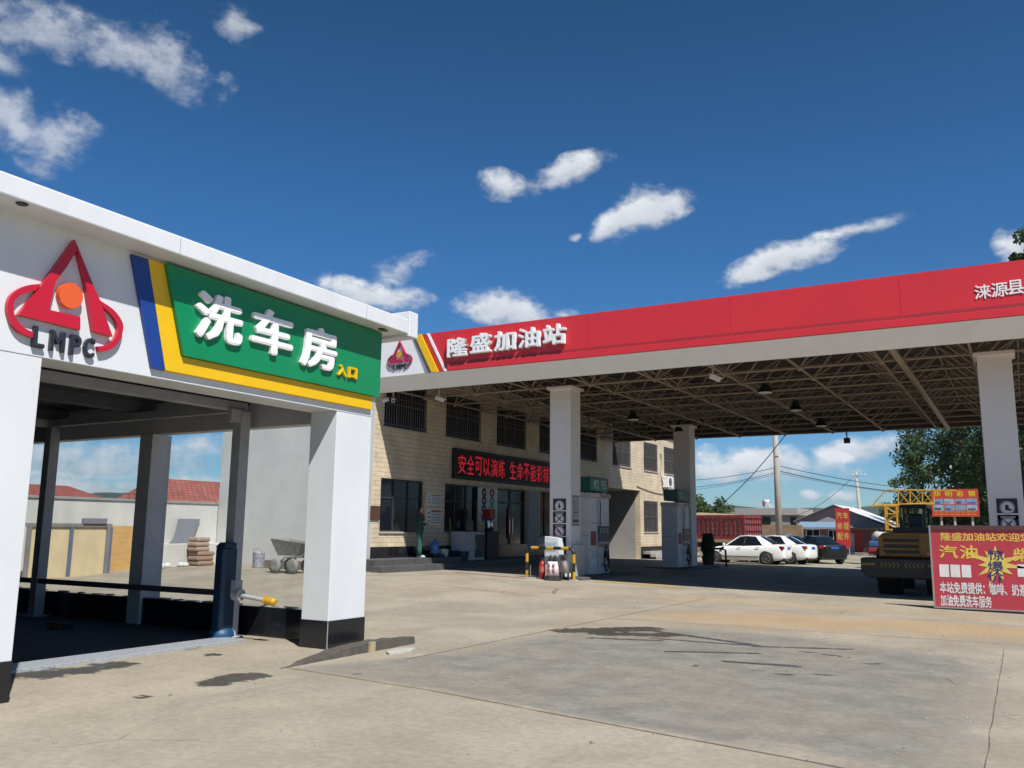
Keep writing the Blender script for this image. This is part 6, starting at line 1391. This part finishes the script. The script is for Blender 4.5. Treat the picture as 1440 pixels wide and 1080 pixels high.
    m = MB(); m.tube(c+Vector((0,-.8,.27)), c+Vector((0,-.65,1.05)), .03, n=6); m.tube(c+Vector((-.3,-.62,1.05)), c+Vector((.3,-.62,1.05)), .02, n=6); m.tube(c+Vector((0,-.7,.6)), c+Vector((0,.5,.55)), .04, n=6); m.build('frame', black_plastic, t)
    MB().box(c.x-.5, c.x+.5, 45.6, 46.7, gt+1.001, gt+1.3).build('blue_cover', mat('tarp_blue', (.05,.14,.34), .5, var=.15), t, bevel=.06)
    b = MB().lathe([(.3,0),(.42,.08),(.40,.3),(.26,.44),(.08,.48)], (c.x,46.1,gt+1.3), n=14).build('bundle', mat('bundle_white', (.62,.62,.6), .7, var=.2, scale=4, bump=.4), None, smooth=True, loc=(c.x,46.1,gt+1.3)); tag(b, 'white wrapped bundle on top of the blue covered tricycle', 'bundle')
    # road edge kerb beyond the cars
    m = MB().box(-60, 60, 76.6, 77.0, -.3, 0.0).build('pavement', concrete_light, None); structure(m)
    # wooded hills on the horizon
    rnd = random.Random(21); V_ = []; Fc = []; nA, nB = 240, 14
    ph = [(rnd.uniform(0,6.28), k, rnd.uniform(.5,1)/k**.85) for k in (3,5,9,14,23,37,61)]
    for i in range(nA+1):
        az = R(-95)+R(190)*i/nA; hN = sum(a*math.sin(az*k*2.2+p_) for p_, k, a in ph)
        for j in range(nB+1):
            d = 1500+j*120; prof = math.sin(math.pi*min(1, j/(nB*.55))*.5) if j < nB*.55 else 1-.25*(j-nB*.55)
            z = -3+(34+22*hN)*max(0, prof)*1.9*(1+.06*rnd.uniform(-1,1)) if j else -3; V_.append((d*math.sin(az), d*math.cos(az), z))
    w = nB+1; Fc = [(i*w+j, (i+1)*w+j, (i+1)*w+j+1, i*w+j+1) for i in range(nA) for j in range(nB)]
    o = MB().add(V_, Fc).build('hills', mat('hill_forest', (.05,.075,.04), .95, var=.3, scale=.01), None, smooth=True); structure(o)
background()

def haze():
    m = bpy.data.materials.new('haze_air'); m.use_nodes = True; nt = m.node_tree; nt.nodes.clear(); v = nt.nodes.new('ShaderNodeVolumePrincipled'); o = nt.nodes.new('ShaderNodeOutputMaterial')
    v.inputs['Color'].default_value = (.62,.76,.95,1); v.inputs['Density'].default_value = HAZE; v.inputs['Anisotropy'].default_value = .2; nt.links.new(v.outputs[0], o.inputs['Volume'])
    h = MB().box(-4300, 4300, -4300, 4300, -8, 190).build('haze', m, None); tag(h, None, None, None, 'stuff')
HAZE = .00007
haze()

def debris():
    rnd = random.Random(31); m = MB(); V_ = []
    for k in range(420):
        x = rnd.uniform(-9, 2); y = rnd.uniform(4.2, 23); z = gz(x, y); r = rnd.uniform(.004, .016)*(1.6 if rnd.random() < .08 else 1)
        pr = MB().lathe([(.3*r,-.2*r),(r,.1*r),(r*.8,.6*r),(.2*r,.9*r)], (x,y,z), (rnd.uniform(-.3,.3),rnd.uniform(-.3,.3),1), n=5); m.add(pr.v, pr.f)
    o = m.build('pebbles', mat('pebble', (.4,.37,.33), .85, var=.35, scale=1.5), None); tag(o, None, None, None, 'stuff')
    for q, lab in (((978, 937), 'tiny brown dry leaf on the concrete near the long joint'), ((512, 911), None)):
        if not lab: continue
        p = on_ground(*q); o = MB().add([p+Vector((-.05,0,.006)), p+Vector((0,-.025,.012)), p+Vector((.05,.005,.008)), p+Vector((0,.03,.018))], [(0,1,2,3)]).build('dry_leaf', mat('leaf_brown', (.16,.08,.03), .8), None, loc=p); tag(o, lab, 'leaf')
debris()
